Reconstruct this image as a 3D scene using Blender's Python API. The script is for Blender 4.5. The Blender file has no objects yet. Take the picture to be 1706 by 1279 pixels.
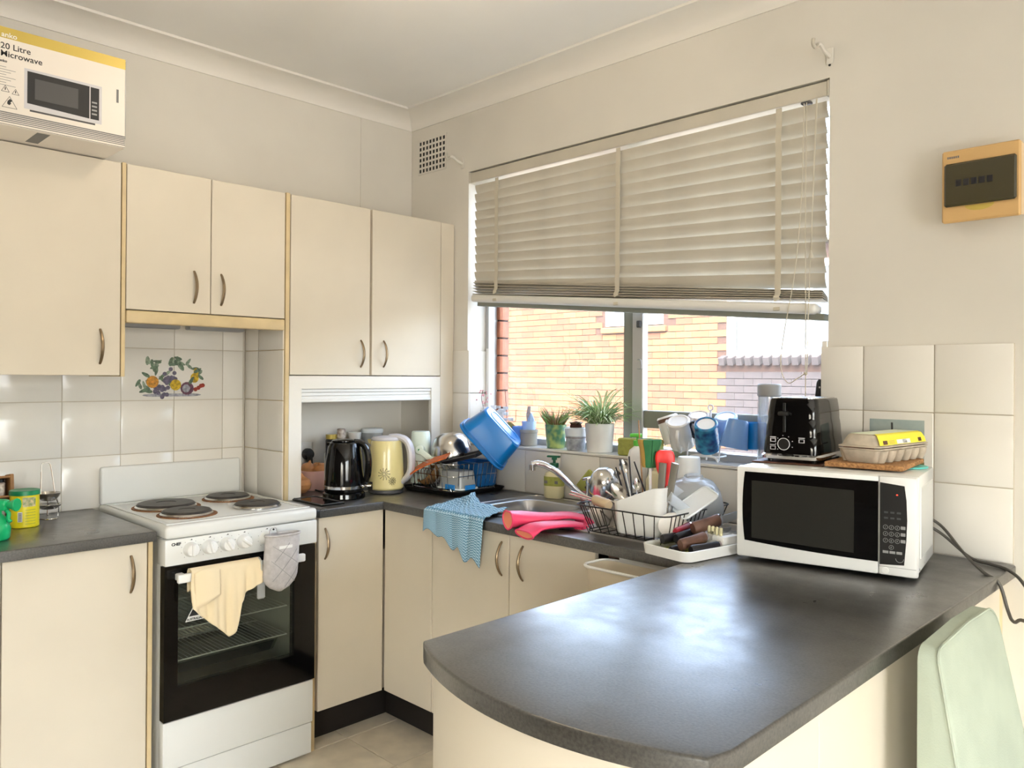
import bpy, bmesh, math, random
from mathutils import Vector, Matrix, Euler
random.seed(7)
PI = math.pi
C = bpy.context.scene.collection
SC = bpy.context.scene

# ---------------------------------------------------------------- camera
_yaw, _pit, _rol = 0.778404, 0.002582, 0.006550
_f = Vector((-math.sin(_yaw)*math.cos(_pit), math.cos(_yaw)*math.cos(_pit), math.sin(_pit)))
_r0 = Vector((math.cos(_yaw), math.sin(_yaw), 0)); _u0 = _r0.cross(_f)
_r = math.cos(_rol)*_r0 + math.sin(_rol)*_u0
_u = -math.sin(_rol)*_r0 + math.cos(_rol)*_u0
cam = bpy.data.cameras.new('camera'); camo = bpy.data.objects.new('camera', cam); C.objects.link(camo)
camo.matrix_world = Matrix(((_r.x, _u.x, -_f.x, 3.1796), (_r.y, _u.y, -_f.y, -2.4921), (_r.z, _u.z, -_f.z, 1.4000), (0, 0, 0, 1)))
cam.sensor_width = 36; cam.lens = 36*1323.1/1706; cam.shift_y = -16.25/1706; cam.clip_start = .05
SC.camera = camo

# ---------------------------------------------------------------- world, sun, daylight, exposure
W = bpy.data.worlds.new('sky'); SC.world = W; W.use_nodes = True
_nt = W.node_tree; _bg = _nt.nodes['Background']
_sky = _nt.nodes.new('ShaderNodeTexSky'); _sky.sky_type = 'NISHITA'; _sky.sun_disc = False
_sky.sun_elevation = math.radians(48); _sky.sun_rotation = math.radians(152); _sky.dust_density = 5.0
_hs = _nt.nodes.new('ShaderNodeHueSaturation'); _hs.inputs['Saturation'].default_value = .68
_nt.links.new(_sky.outputs[0], _hs.inputs['Color']); _nt.links.new(_hs.outputs[0], _bg.inputs[0]); _bg.inputs[1].default_value = 3.8
sun = bpy.data.lights.new('sun', 'SUN'); sun.energy = 0.6; sun.angle = .01; sun.color = (1, .93, .82)
suno = bpy.data.objects.new('sun', sun); C.objects.link(suno)
suno.rotation_euler = Vector((-.42, .80, -.80)).to_track_quat('-Z', 'Y').to_euler()
def area(name, loc, direction, sx, sy, power, col):
    l = bpy.data.lights.new(name, 'AREA'); l.shape = 'RECTANGLE'; l.size = sx; l.size_y = sy; l.energy = power; l.color = col
    o = bpy.data.objects.new(name, l); C.objects.link(o); o.location = loc
    o.rotation_euler = Vector(direction).to_track_quat('-Z', 'Z').to_euler(); return o
# daylight through the living-room's glass doors in the right wall
area("daylight_right", (7.6, -3.0, .95), (-1, .1, .75), 3.0, 1.5, 122, (.97, .985, 1))
area("fill_front", (4.9, -5.1, 1.05), (-.35, 1, .1), 2.2, 1.3, 9, (1, .99, .97))  # weak fill added from behind the camera, no such source known
SC.view_settings.view_transform = 'Standard'; SC.view_settings.look = 'None'
SC.view_settings.exposure = 0.15; SC.view_settings.gamma = 1; SC.view_settings.use_curve_mapping = False
SC.cycles.use_denoising = True; SC.cycles.max_bounces = 10; SC.cycles.transparent_max_bounces = 16
SC.cycles.sample_clamp_indirect = 6; SC.cycles.caustics_reflective = False; SC.cycles.caustics_refractive = False

# ---------------------------------------------------------------- materials
def lin(c):
    return tuple(((v/255)/12.92 if v/255 <= .04045 else ((v/255+.055)/1.055)**2.4) for v in c) + (1,)
def mat(name, c, r=.5, me=0, n=0, ns=12, b=0, bs=60, spec=.5, coat=0, c2=None, tr=0, sss=0, em=0, det=3, cr=.03):
    m = bpy.data.materials.new(name); m.use_nodes = True; nt = m.node_tree; p = nt.nodes['Principled BSDF']
    p.inputs['Base Color'].default_value = lin(c); p.inputs['Roughness'].default_value = r; p.inputs['Metallic'].default_value = me
    p.inputs['Specular IOR Level'].default_value = spec; p.inputs['Coat Weight'].default_value = coat; p.inputs['Coat Roughness'].default_value = cr
    p.inputs['Transmission Weight'].default_value = tr
    if sss: p.inputs['Subsurface Weight'].default_value = sss; p.inputs['Subsurface Radius'].default_value = (.01, .01, .01)
    if em: p.inputs['Emission Color'].default_value = lin(c); p.inputs['Emission Strength'].default_value = em
    tc = nt.nodes.new('ShaderNodeTexCoord')
    if n:
        t = nt.nodes.new('ShaderNodeTexNoise'); t.inputs['Scale'].default_value = ns; t.inputs['Detail'].default_value = det
        nt.links.new(tc.outputs['Object'], t.inputs['Vector'])
        rp = nt.nodes.new('ShaderNodeValToRGB'); rp.color_ramp.elements[0].position = .35; rp.color_ramp.elements[1].position = .68
        d = c2 if c2 else tuple(max(0, v*(1-n)) for v in c)
        rp.color_ramp.elements[0].color = lin(c); rp.color_ramp.elements[1].color = lin(d)
        nt.links.new(t.outputs['Fac'], rp.inputs['Fac']); nt.links.new(rp.outputs['Color'], p.inputs['Base Color'])
    if b:
        t2 = nt.nodes.new('ShaderNodeTexNoise'); t2.inputs['Scale'].default_value = bs; t2.inputs['Detail'].default_value = 3
        nt.links.new(tc.outputs['Object'], t2.inputs['Vector'])
        bu = nt.nodes.new('ShaderNodeBump'); bu.inputs['Strength'].default_value = b; bu.inputs['Distance'].default_value = .002
        nt.links.new(t2.outputs['Fac'], bu.inputs['Height']); nt.links.new(bu.outputs['Normal'], p.inputs['Normal'])
    return m
def thin(name, c, opacity=.1, r=.02, gloss=.08, tlf=.5):
    # thin clear sheet: mostly transparent with a weak reflection and a little tint
    m = bpy.data.materials.new(name); m.use_nodes = True; nt = m.node_tree
    for x in list(nt.nodes): nt.nodes.remove(x)
    out = nt.nodes.new('ShaderNodeOutputMaterial'); tp = nt.nodes.new('ShaderNodeBsdfTransparent'); df = nt.nodes.new('ShaderNodeBsdfDiffuse')
    gl = nt.nodes.new('ShaderNodeBsdfGlossy'); m1 = nt.nodes.new('ShaderNodeMixShader'); m2 = nt.nodes.new('ShaderNodeMixShader')
    lw = nt.nodes.new('ShaderNodeLayerWeight'); lw.inputs['Blend'].default_value = .25
    mu = nt.nodes.new('ShaderNodeMath'); mu.operation = 'MULTIPLY_ADD'; mu.inputs[1].default_value = .5; mu.inputs[2].default_value = gloss
    df.inputs['Color'].default_value = lin(c); gl.inputs['Roughness'].default_value = r; m1.inputs['Fac'].default_value = opacity
    tp.inputs['Color'].default_value = tuple(.5+.5*v for v in lin(c)[:3])+(1,) if opacity < .5 else (1, 1, 1, 1)
    tl = nt.nodes.new('ShaderNodeBsdfTranslucent'); tl.inputs['Color'].default_value = lin(c); m3 = nt.nodes.new('ShaderNodeMixShader'); m3.inputs['Fac'].default_value = tlf
    nt.links.new(df.outputs[0], m3.inputs[1]); nt.links.new(tl.outputs[0], m3.inputs[2])
    nt.links.new(tp.outputs[0], m1.inputs[1]); nt.links.new(m3.outputs[0], m1.inputs[2])
    nt.links.new(lw.outputs['Fresnel'], mu.inputs[0]); nt.links.new(mu.outputs[0], m2.inputs['Fac'])
    nt.links.new(m1.outputs[0], m2.inputs[1]); nt.links.new(gl.outputs[0], m2.inputs[2]); nt.links.new(m2.outputs[0], out.inputs['Surface'])
    return m
M = {}
def defm(k, *a, **kw): M[k] = mat(k, *a, **kw)
defm('paint', (226, 221, 211), .6, n=.035, ns=2.2, b=.12, bs=35)
defm('ceiling_paint', (248, 246, 241), .7, n=.03, ns=1.3)
defm('cornice_paint', (236, 232, 224), .6)
defm('laminate', (222, 212, 194), .38, n=.025, ns=3)
defm('laminate_edge', (220, 198, 154), .45, n=.08, ns=9)
defm('laminate_white', (238, 234, 226), .4)
defm('tile', (232, 228, 220), .13, n=.03, ns=2.5)
defm('tile_side', (226, 222, 213), .16)
defm('grout', (196, 186, 168), .8)
defm('floor_tile', (238, 227, 206), .35, n=.10, ns=9)
defm('bench', (66, 64, 61), .36, n=.6, ns=210, c2=(22, 22, 21), b=.12, bs=190, spec=.85, coat=.75, cr=.31, det=5)
def mottle_rough(m, lo, hi, sc, inputs):
    nt = m.node_tree; p = nt.nodes['Principled BSDF']; tc = nt.nodes.new('ShaderNodeTexCoord'); t = nt.nodes.new('ShaderNodeTexNoise'); t.inputs['Scale'].default_value = sc; t.inputs['Detail'].default_value = 8; t.inputs['Roughness'].default_value = .65
    nt.links.new(tc.outputs['Object'], t.inputs['Vector']); mr = nt.nodes.new('ShaderNodeMapRange'); mr.inputs['From Min'].default_value = .35; mr.inputs['From Max'].default_value = .68; mr.inputs['To Min'].default_value = lo; mr.inputs['To Max'].default_value = hi
    nt.links.new(t.outputs['Fac'], mr.inputs['Value'])
    for k in inputs: nt.links.new(mr.outputs['Result'], p.inputs[k])
mottle_rough(M['bench'], .27, .42, 7, ('Roughness', 'Coat Roughness'))
defm('black', (14, 14, 14), .4)
defm('kick', (26, 20, 17), .6)
defm('gloss_black', (7, 7, 8), .07, spec=.42)
defm('rack_wire', (214, 213, 208), .35)
defm('white_enamel', (228, 229, 226), .18)
defm('white_plastic', (238, 238, 236), .35)
defm('grey_plastic', (150, 150, 150), .45)
defm('dark_grey', (70, 70, 72), .5)
defm('steel', (205, 203, 200), .22, me=1)
defm('brushed_steel', (188, 188, 190), .30, me=1)
defm('chrome', (225, 225, 228), .07, me=1)
defm('nickel', (150, 132, 108), .34, me=1)
defm('aluminium', (190, 190, 190), .42, me=.6)
defm('alu_green', (140, 142, 132), .5, me=.3)
defm('hotplate', (62, 58, 55), .48, n=.35, ns=30)
defm('rust', (150, 100, 45), .7, n=.5, ns=60, c2=(96, 48, 20))
defm('slat', (200, 193, 178), .45, n=.05, ns=6)
defm('slat_tape', (198, 190, 172), .8)
defm('rail_white', (226, 224, 218), .35)
defm('breaker_beige', (206, 168, 112), .5)
defm('breaker_side', (224, 200, 164), .5)
defm('smoke', (62, 56, 36), .18)
defm('wood', (176, 128, 78), .55, n=.35, ns=14)
defm('cork', (190, 142, 92), .85, n=.4, ns=150, c2=(128, 88, 52), b=.4, bs=200)
defm('brown', (92, 52, 34), .5, n=.3, ns=40)
defm('carton', (196, 184, 166), .9, n=.12, ns=30, b=.5, bs=120)
defm('yellow_label', (238, 226, 66), .55)
defm('lime', (170, 174, 88), .7, n=.12, ns=60)
defm('yellow_tin', (236, 220, 30), .35)
defm('green_lid', (18, 128, 84), .35)
defm('green_plastic', (16, 176, 108), .3)
defm('pump_green', (96, 196, 66), .35)
defm('dark_green', (20, 96, 66), .4)
defm('soap_cream', (226, 218, 178), .35)
defm('blue_tub', (0, 116, 196), .28)
defm('blue_deep', (14, 92, 160), .3)
defm('blue_clip', (40, 140, 224), .35)
defm('pink_glove', (236, 66, 112), .42, b=.15, bs=90)
defm('glove_inside', (246, 150, 120), .6)
defm('pink_dish', (214, 150, 158), .35)
defm('mint', (222, 236, 228), .35)
defm('mint_fabric', (172, 182, 166), .9, b=.25, bs=300, n=.05, ns=10)
defm('cream_kettle', (236, 222, 160), .22, coat=.3)
defm('kettle_grey', (206, 204, 208), .35)
defm('red', (226, 26, 22), .35)
defm('orange', (214, 110, 48), .55, n=.15, ns=50)
defm('onion', (214, 150, 96), .35, n=.25, ns=18)
defm('soil', (74, 46, 34), .95, b=.6, bs=200)
defm('leaf', (142, 182, 104), .5, n=.2, ns=20)
defm('leaf_pale', (238, 246, 218), .5)
defm('succulent', (96, 118, 58), .5, n=.3, ns=30, c2=(150, 110, 80))
defm('ceramic', (238, 236, 232), .16)
defm('mug_blue', (104, 146, 208), .25)
defm('mug_ltblue', (172, 200, 236), .2)
defm('knife_brown', (108, 76, 62), .5, n=.2, ns=40)
defm('knife_black', (24, 23, 28), .35)
defm('scourer_green', (56, 120, 76), .95, b=.7, bs=250)
defm('scourer_lime', (168, 172, 90), .95, b=.6, bs=250)
defm('sponge_yellow', (196, 160, 84), .95, b=.6, bs=200)
defm('frosted', (240, 246, 250), .35)
defm('bin_cream', (226, 214, 192), .45)
defm('oven_grey', (200, 200, 190), .5)
defm('globe', (255, 234, 204), .4, em=30)
defm('back_wall', (84, 70, 58), .6)
defm('smoke_dark', (40, 40, 37), .22)
defm('knife_steel', (140, 136, 128), .35, me=.5)
defm('tong_handle', (190, 168, 138), .4)
defm('dark_red', (150, 34, 46), .35)
defm('cloth_cream', (240, 222, 186), .95, b=.2, bs=220)
defm('mitt', (196, 192, 192), .95, n=.08, ns=60, b=.3, bs=200)
defm('mortar', (50, 30, 19), .95)  # colour darkened to stand for shadow in the brick joints
defm('brick', (90, 52, 25), .9, n=.12, ns=5)
defm('brick_pale', (98, 64, 32), .9, n=.1, ns=5)
defm('brick_orange', (82, 45, 22), .9, n=.12, ns=5)
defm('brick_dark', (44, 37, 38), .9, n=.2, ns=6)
defm('brick_own', (190, 124, 96), .9, n=.15, ns=20)
defm('curtain', (92, 100, 112), .9)
defm('concrete', (170, 165, 155), .9)
defm('ink', (34, 34, 36), .6)
defm('ink_grey', (118, 118, 118), .6)
defm('gold', (196, 172, 84), .35, me=.2)
defm('box_white', (236, 228, 218), .35)
defm('copper_glass', (120, 90, 70), .2)
defm('cable', (72, 68, 62), .5)
defm('teal', (96, 206, 200), .4)
defm('jar_label', (222, 214, 204), .6, n=.5, ns=60, c2=(150, 130, 120))
defm('cereal', (196, 150, 120), .8, n=.4, ns=80)
defm('bag_pink', (236, 190, 180), .5)
defm('plastic_film', (232, 236, 240), .4)
defm('pot_grey', (150, 146, 138), .7)
defm('tealpot', (78, 130, 100), .3, n=.9, ns=38, c2=(176, 190, 110), det=1)
defm('mugprint', (46, 140, 184), .25, n=.9, ns=42, c2=(22, 62, 116), det=1)
defm('bagfilm', (190, 194, 200), .3, n=.4, ns=26, c2=(120, 122, 128))
M['pane'] = thin('pane', (240, 246, 248), .03, .02, .02)
M['oven_glass'] = thin('oven_glass', (205, 212, 202), .02, .05, .02)
M['clear'] = thin('clear', (244, 248, 250), .62, .10, .03, .5)
M['clear2'] = thin('clear2', (236, 240, 242), .18, .05, .08)
M['smoke_pane'] = thin('smoke_pane', (92, 82, 52), .62, .1, .05)
# wavy-striped dishcloth
def wave_mat(name, a, bcol, sc):
    m = mat(name, a, .95); nt = m.node_tree; p = nt.nodes['Principled BSDF']
    tc = nt.nodes.new('ShaderNodeTexCoord'); w = nt.nodes.new('ShaderNodeTexWave'); w.wave_type = 'BANDS'; w.bands_direction = 'Z'
    uv = nt.nodes.new('ShaderNodeUVMap')
    sx = nt.nodes.new('ShaderNodeSeparateXYZ'); cx = nt.nodes.new('ShaderNodeCombineXYZ'); nt.links.new(uv.outputs[0], sx.inputs[0])
    s = nt.nodes.new('ShaderNodeMath'); s.operation = 'MULTIPLY'; s.inputs[1].default_value = 150; nt.links.new(sx.outputs[0], s.inputs[0])
    s2 = nt.nodes.new('ShaderNodeMath'); s2.operation = 'SINE'; nt.links.new(s.outputs[0], s2.inputs[0])
    s3 = nt.nodes.new('ShaderNodeMath'); s3.operation = 'MULTIPLY'; s3.inputs[1].default_value = .006; nt.links.new(s2.outputs[0], s3.inputs[0])
    ad = nt.nodes.new('ShaderNodeMath'); ad.operation = 'ADD'; nt.links.new(s3.outputs[0], ad.inputs[0]); nt.links.new(sx.outputs[1], ad.inputs[1])
    nt.links.new(ad.outputs[0], cx.inputs[2]); w.inputs['Scale'].default_value = sc; nt.links.new(cx.outputs[0], w.inputs['Vector'])
    rp = nt.nodes.new('ShaderNodeValToRGB'); rp.color_ramp.elements[0].color = lin(a); rp.color_ramp.elements[1].color = lin(bcol)
    rp.color_ramp.elements[0].position = .4; rp.color_ramp.elements[1].position = .6
    nt.links.new(w.outputs['Fac'], rp.inputs['Fac']); nt.links.new(rp.outputs['Color'], p.inputs['Base Color']); return m
M['wave_cloth'] = wave_mat('wave_cloth', (172, 206, 228), (96, 142, 172), 9)

# ---------------------------------------------------------------- geometry helpers
def gbox(x0, y0, z0, x1, y1, z1):
    v = [(x, y, z) for z in (z0, z1) for y in (y0, y1) for x in (x0, x1)]
    return v, [(0, 2, 3, 1), (4, 5, 7, 6), (0, 1, 5, 4), (2, 6, 7, 3), (0, 4, 6, 2), (1, 3, 7, 5)]
def gbev(x0, y0, z0, x1, y1, z1, r=.003, n=1):
    bm = bmesh.new(); bmesh.ops.create_cube(bm, size=1)
    for v in bm.verts: v.co = Vector(((x0+x1)/2+v.co.x*(x1-x0), (y0+y1)/2+v.co.y*(y1-y0), (z0+z1)/2+v.co.z*(z1-z0)))
    bmesh.ops.bevel(bm, geom=bm.edges[:], offset=r, segments=n, affect='EDGES', profile=.5)
    bm.verts.index_update(); out = [v.co[:] for v in bm.verts], [[v.index for v in f.verts] for f in bm.faces]; bm.free(); return out
def gframe(u0, u1, ua, ub, v0, v1, va, vb, w0, w1, ax):
    # one connected ring solid; ax 'x': (w,u,v)->(x,y,z); 'y': (u,w,v); 'z': (u,v,w)
    us, vs = (u0, ua, ub, u1), (v0, va, vb, v1); vt = []; f = []
    for w in (w0, w1):
        for v in vs:
            for u in us: vt.append((w, u, v) if ax == 'x' else (u, w, v) if ax == 'y' else (u, v, w))
    for k in (0, 16):
        for j in range(3):
            for i in range(3):
                if (i, j) != (1, 1): f.append((k+j*4+i, k+j*4+i+1, k+j*4+i+5, k+j*4+i+4))
    def loop(ix):
        for a, b in zip(ix, ix[1:]+ix[:1]): f.append((a, b, b+16, a+16))
    loop([0, 1, 2, 3, 7, 11, 15, 14, 13, 12, 8, 4]); loop([5, 6, 10, 9]); return vt, f
def glathe(prof, n=24, c=(0, 0, 0), closed=False):
    v = []; f = []; rows = []
    for r, z in prof:
        if r < 1e-6: rows.append([len(v)]); v.append((c[0], c[1], c[2]+z))
        else:
            rows.append(list(range(len(v), len(v)+n)))
            for k in range(n): v.append((c[0]+r*math.cos(2*PI*k/n), c[1]+r*math.sin(2*PI*k/n), c[2]+z))
    pr = list(zip(rows, rows[1:])) + ([(rows[-1], rows[0])] if closed else [])
    for a, b in pr:
        for k in range(n):
            k2 = (k+1) % n
            if len(a) == 1 and len(b) == 1: continue
            if len(a) == 1: f.append((a[0], b[k], b[k2]))
            elif len(b) == 1: f.append((a[k], a[k2], b[0]))
            else: f.append((a[k], a[k2], b[k2], b[k]))
    return v, f
def gdisc(r, z0, z1, n=24, c=(0, 0, 0), ch=0):
    if ch: return glathe([(0, z0), (r-ch, z0), (r, z0+ch), (r, z1-ch), (r-ch, z1), (0, z1)], n, c)
    return glathe([(0, z0), (r, z0), (r, z1), (0, z1)], n, c)
def spl(pts, n=6, closed=False):
    P = [Vector(p) for p in pts]; N = len(P); out = []
    for i in range(N if closed else N-1):
        p1, p2 = P[i], P[(i+1) % N]
        p0 = P[(i-1) % N] if closed or i > 0 else p1*2-p2
        p3 = P[(i+2) % N] if closed or i+2 < N else p2*2-p1
        for k in range(n):
            t = k/n; out.append(.5*((2*p1)+(p2-p0)*t+(2*p0-5*p1+4*p2-p3)*t*t+(3*p1-p0-3*p2+p3)*t**3))
    if not closed: out.append(P[-1])
    return out
def gtube(pts, r, n=8, closed=False, flat=1.0, up=None):
    P = [Vector(p) for p in pts]; N = len(P); v = []; f = []
    R = r if isinstance(r, (list, tuple)) else [r]*N
    prev = None
    for i, p in enumerate(P):
        if closed: t = P[(i+1) % N]-P[(i-1) % N]
        else: t = P[min(i+1, N-1)]-P[max(i-1, 0)]
        t.normalize()
        if up is not None: a = Vector(up)-t*t.dot(Vector(up))
        elif prev is None:
            a = Vector((0, 0, 1)) if abs(t.z) < .9 else Vector((1, 0, 0)); a = a-t*t.dot(a)
        else: a = prev-t*t.dot(prev)
        if a.length < 1e-6: a = t.orthogonal()
        a.normalize(); prev = a; b = t.cross(a)
        for k in range(n):
            an = 2*PI*(k+.5)/n; v.append(tuple(p+(a*math.cos(an)+b*math.sin(an)*flat)*R[i]))
    for i in range(N if closed else N-1):
        j = (i+1) % N
        for k in range(n): f.append((i*n+k, i*n+(k+1) % n, j*n+(k+1) % n, j*n+k))
    if not closed: f.append(tuple(range(n))[::-1]); f.append(tuple((N-1)*n+k for k in range(n)))
    return v, f
def gprism(poly, z0, z1):
    n = len(poly); v = [(x, y, z0) for x, y in poly]+[(x, y, z1) for x, y in poly]
    return v, [tuple(range(n))[::-1], tuple(range(n, 2*n))]+[(i, (i+1) % n, n+(i+1) % n, n+i) for i in range(n)]
def gloft(rings, cap=True, closed=False):
    n = len(rings[0]); v = [tuple(p) for r in rings for p in r]; f = []
    m = len(rings)
    for i in range(m if closed else m-1):
        j = (i+1) % m
        for k in range(n): f.append((i*n+k, i*n+(k+1) % n, j*n+(k+1) % n, j*n+k))
    if cap and not closed: f.append(tuple(range(n))[::-1]); f.append(tuple((m-1)*n+k for k in range(n)))
    return v, f
def ggrid(fn, nu, nv):
    v = [tuple(fn(i/nu, j/nv)) for j in range(nv+1) for i in range(nu+1)]
    return v, [(j*(nu+1)+i, j*(nu+1)+i+1, (j+1)*(nu+1)+i+1, (j+1)*(nu+1)+i) for j in range(nv) for i in range(nu)]
def rrect(w, d, r, n=4, cx=0, cy=0):
    out = []
    for sx, sy, a0 in ((1, 1, 0), (-1, 1, 90), (-1, -1, 180), (1, -1, 270)):
        for k in range(n+1):
            a = math.radians(a0+90*k/n); out.append((cx+sx*(w/2-r)+r*math.cos(a), cy+sy*(d/2-r)+r*math.sin(a)))
    return out
def rtub(w, d, h, t, r, taper=.85, lip=0, n=4):
    # open rounded-rectangle tub with wall thickness; rim at z=h
    R = lambda s, z, o: [(x, y, z) for x, y in rrect(w*s-2*o, d*s-2*o, max(.002, r*s-o), n)]
    rings = [R(taper*.93, 0, 0), R(taper, h*.06, 0), R(1, h-.001, 0)]
    if lip: rings += [R(1, h-.004, -lip), R(1, h, -lip)]
    rings += [R(1, h, t), R(taper, h*.06+t, t), R(taper*.93, t, t)]
    return gloft(rings)
class MB:
    def __init__(s): s.v = []; s.f = []; s.m = []; s.cur = 0
    def add(s, g, X=None, mi=None):
        o = len(s.v); v, f = g
        s.v += [tuple(X @ Vector(p)) for p in v] if X is not None else [tuple(p) for p in v]
        s.f += [tuple(i+o for i in q) for q in f]; s.m += [s.cur if mi is None else mi]*len(f); return s
    def mesh(s, name, mats, off=(0, 0, 0), sharp=32, recalc=True):
        me = bpy.data.meshes.new(name)
        me.from_pydata([(a-off[0], b-off[1], c-off[2]) for a, b, c in s.v], [], s.f)
        for m in (mats if isinstance(mats, (list, tuple)) else [mats]): me.materials.append(M[m] if isinstance(m, str) else m)
        me.polygons.foreach_set('material_index', s.m)
        if recalc:
            bm = bmesh.new(); bm.from_mesh(me); bmesh.ops.recalc_face_normals(bm, faces=bm.faces[:]); bm.to_mesh(me); bm.free()
        if sharp:
            me.polygons.foreach_set('use_smooth', [True]*len(me.polygons)); me.set_sharp_from_angle(angle=math.radians(sharp))
        me.update(); return me
def mb(*gs, X=None):
    b = MB()
    for g in gs: b.add(g, X)
    return b
def wl(o):
    p = Vector((0, 0, 0))
    while o is not None: p += o.location; o = o.parent
    return p
def link(name, me, parent=None, loc=(0, 0, 0), rot=None):
    o = bpy.data.objects.new(name, me); C.objects.link(o); o.location = loc
    if rot is not None: o.rotation_euler = rot
    if parent is not None: o.parent = parent
    return o
def T(name, label, cat, loc=(0, 0, 0), rot=(0, 0, 0), group=None):
    o = bpy.data.objects.new(name, None); C.objects.link(o); o.location = loc; o.rotation_euler = rot; o.empty_display_size = .05
    o['label'] = label; o['category'] = cat
    if group: o['group'] = group
    return o
def S(name, parent=None):
    o = bpy.data.objects.new(name, None); C.objects.link(o); o['kind'] = 'structure'; o.empty_display_size = .05
    if parent: o.parent = parent
    return o
def P(name, g, m, parent, w=True, label=None, stuff=False, sharp=32, loc=(0, 0, 0), rot=None, kind=None, recalc=True):
    # w: vertices are given in world coordinates (parents unrotated); otherwise in the parent's own frame
    b = g if isinstance(g, MB) else mb(*([g] if isinstance(g, tuple) else g))
    me = b.mesh(name, m, wl(parent) if (w and parent is not None) else (0, 0, 0), sharp, recalc)
    o = link(name, me, parent, loc, rot)
    if label: o['label'] = label
    if stuff: o['kind'] = 'stuff'
    if kind: o['kind'] = kind
    return o
def O(name, g, m, label, cat, loc=(0, 0, 0), rot=None, group=None, sharp=32):
    o = P(name, g, m, None, False, label, sharp=sharp, loc=loc, rot=rot); o['category'] = cat
    if group: o['group'] = group
    return o
def text(s, size, m, parent, loc, facing, bold=0, name='lettering'):
    cu = bpy.data.curves.new(name, 'FONT'); cu.body = s; cu.size = size; cu.extrude = .0003; cu.offset = bold; cu.resolution_u = 3
    tmp = bpy.data.objects.new(name, cu); C.objects.link(tmp); bpy.context.view_layer.update()
    me = bpy.data.meshes.new_from_object(tmp.evaluated_get(bpy.context.evaluated_depsgraph_get())); bpy.data.objects.remove(tmp)
    me.materials.clear(); me.materials.append(M[m])
    return link(name, me, parent, Vector(loc)-wl(parent), {'x': (PI/2, 0, PI/2), '-y': (PI/2, 0, 0), 'z': (0, 0, 0)}[facing] if isinstance(facing, str) else facing)
def ltext(s, size, m, parent, loc, rot, bold=0):
    o = text(s, size, m, parent, (0, 0, 0), rot, bold); o.location = loc; return o
def tilt(b, spin=0):
    # rotation whose local -Z axis points along b (for upside-down cups and tubs)
    z = -Vector(b).normalized(); q = z.to_track_quat('Z', 'Y'); return (q.to_matrix() @ Matrix.Rotation(spin, 3, 'Z')).to_euler()
def axes(ex, ey):
    ex = Vector(ex).normalized(); ey = Vector(ey); ey = (ey-ex*ex.dot(ey)).normalized(); ez = ex.cross(ey)
    return Matrix((ex, ey, ez)).transposed().to_euler()

# ================================================================ THE SETTING
H = 2.70
P('floor', gbox(-.1, -5.3, -.1, 8.3, .235, -.007), 'grout', None)['kind'] = 'structure'
fl = bpy.data.objects['floor']
tm = mb(gbev(0, -.302, -.010, .302, 0, 0, .0015)).mesh('floor_tile', 'floor_tile')
for i in range(-2, 5):
    for j in range(9):
        x, y = .577+.305*i+.0015, -.745+.305*2-.305*j-.0015
        link('tile', tm, fl, (x, y, 0))
fb = MB(); fb.add(gbox(2.10, -5.3, -.008, 8.3, 0, -.001)); fb.add(gbox(-.1, -5.3, -.008, 2.10, -2.885, -.001))
P('tile_field', fb, 'floor_tile', fl, stuff=True)
P('ceiling', gbox(-.3, -5.6, H, 8.6, .5, H+.25), 'ceiling_paint', None)['kind'] = 'structure'
wl_ = P('wall_left', gbox(-.12, -5.4, -.1, 0, .235, H), 'paint', None); wl_['kind'] = 'structure'
wb = P('wall_back', gframe(-.12, 8.3, .43, 2.127, -.6, H, 1.083, 2.353, 0, .235, 'y'), 'paint', None); wb['kind'] = 'structure'
P('wall_right', gframe(-5.4, .235, -4.5, -1.5, -.1, H, .1, 2.25, 8.2, 8.35, 'x'), 'paint', None)['kind'] = 'structure'
P('wall_front', gframe(-.12, 8.35, 3.8, 6.0, -.1, H, .4, 1.75, -5.35, -5.2, 'y'), 'back_wall', None)['kind'] = 'structure'
def cove(n):
    pts = [(0, 2.628), (.006, 2.628)]
    for k in range(9):
        a = PI/2*k/8; pts.append((.112-.106*math.cos(a), 2.634+.056*math.sin(a)-.0))
    return pts+[(.116, 2.69), (.116, H), (0, H)]
pf = cove(8)
b = MB(); b.add(gloft([[(x, -5.2, z) for x, z in pf], [(x, -.0, z) for x, z in pf]]))
P('trim_1', b, 'cornice_paint', None)['kind'] = 'structure'
b = MB(); b.add(gloft([[(0, -x, z) for x, z in pf], [(8.2, -x, z) for x, z in pf]]))
P('trim_2', b, 'cornice_paint', None)['kind'] = 'structure'
P('trim_3', gbev(0, -.308, 2.12, .004, -.001, 2.628, .0008), 'paint', None)['kind'] = 'structure'

# wall tiles (200 mm, cushion edge): each one a part of its wall
_tm = {}
def tile_mesh(w, h, d=.008, c=.006):
    k = (round(w, 4), round(h, 4), d)
    if k not in _tm:
        vt = [(0, 0, 0), (w, 0, 0), (w, h, 0), (0, h, 0), (0, 0, d*.6), (w, 0, d*.6), (w, h, d*.6), (0, h, d*.6), (c, c, d), (w-c, c, d), (w-c, h-c, d), (c, h-c, d)]
        fc = [(4, 5, 9, 8), (5, 6, 10, 9), (6, 7, 11, 10), (7, 4, 8, 11), (8, 9, 10, 11), (0, 1, 5, 4), (1, 2, 6, 5), (2, 3, 7, 6), (3, 0, 4, 7), (3, 2, 1, 0)]
        b = MB(); b.add((vt, fc)); _tm[k] = b.mesh('tile', 'tile', sharp=50)
    return _tm[k]
ROT = {'x': (PI/2, 0, PI/2), '-y': (PI/2, 0, 0)}
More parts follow.
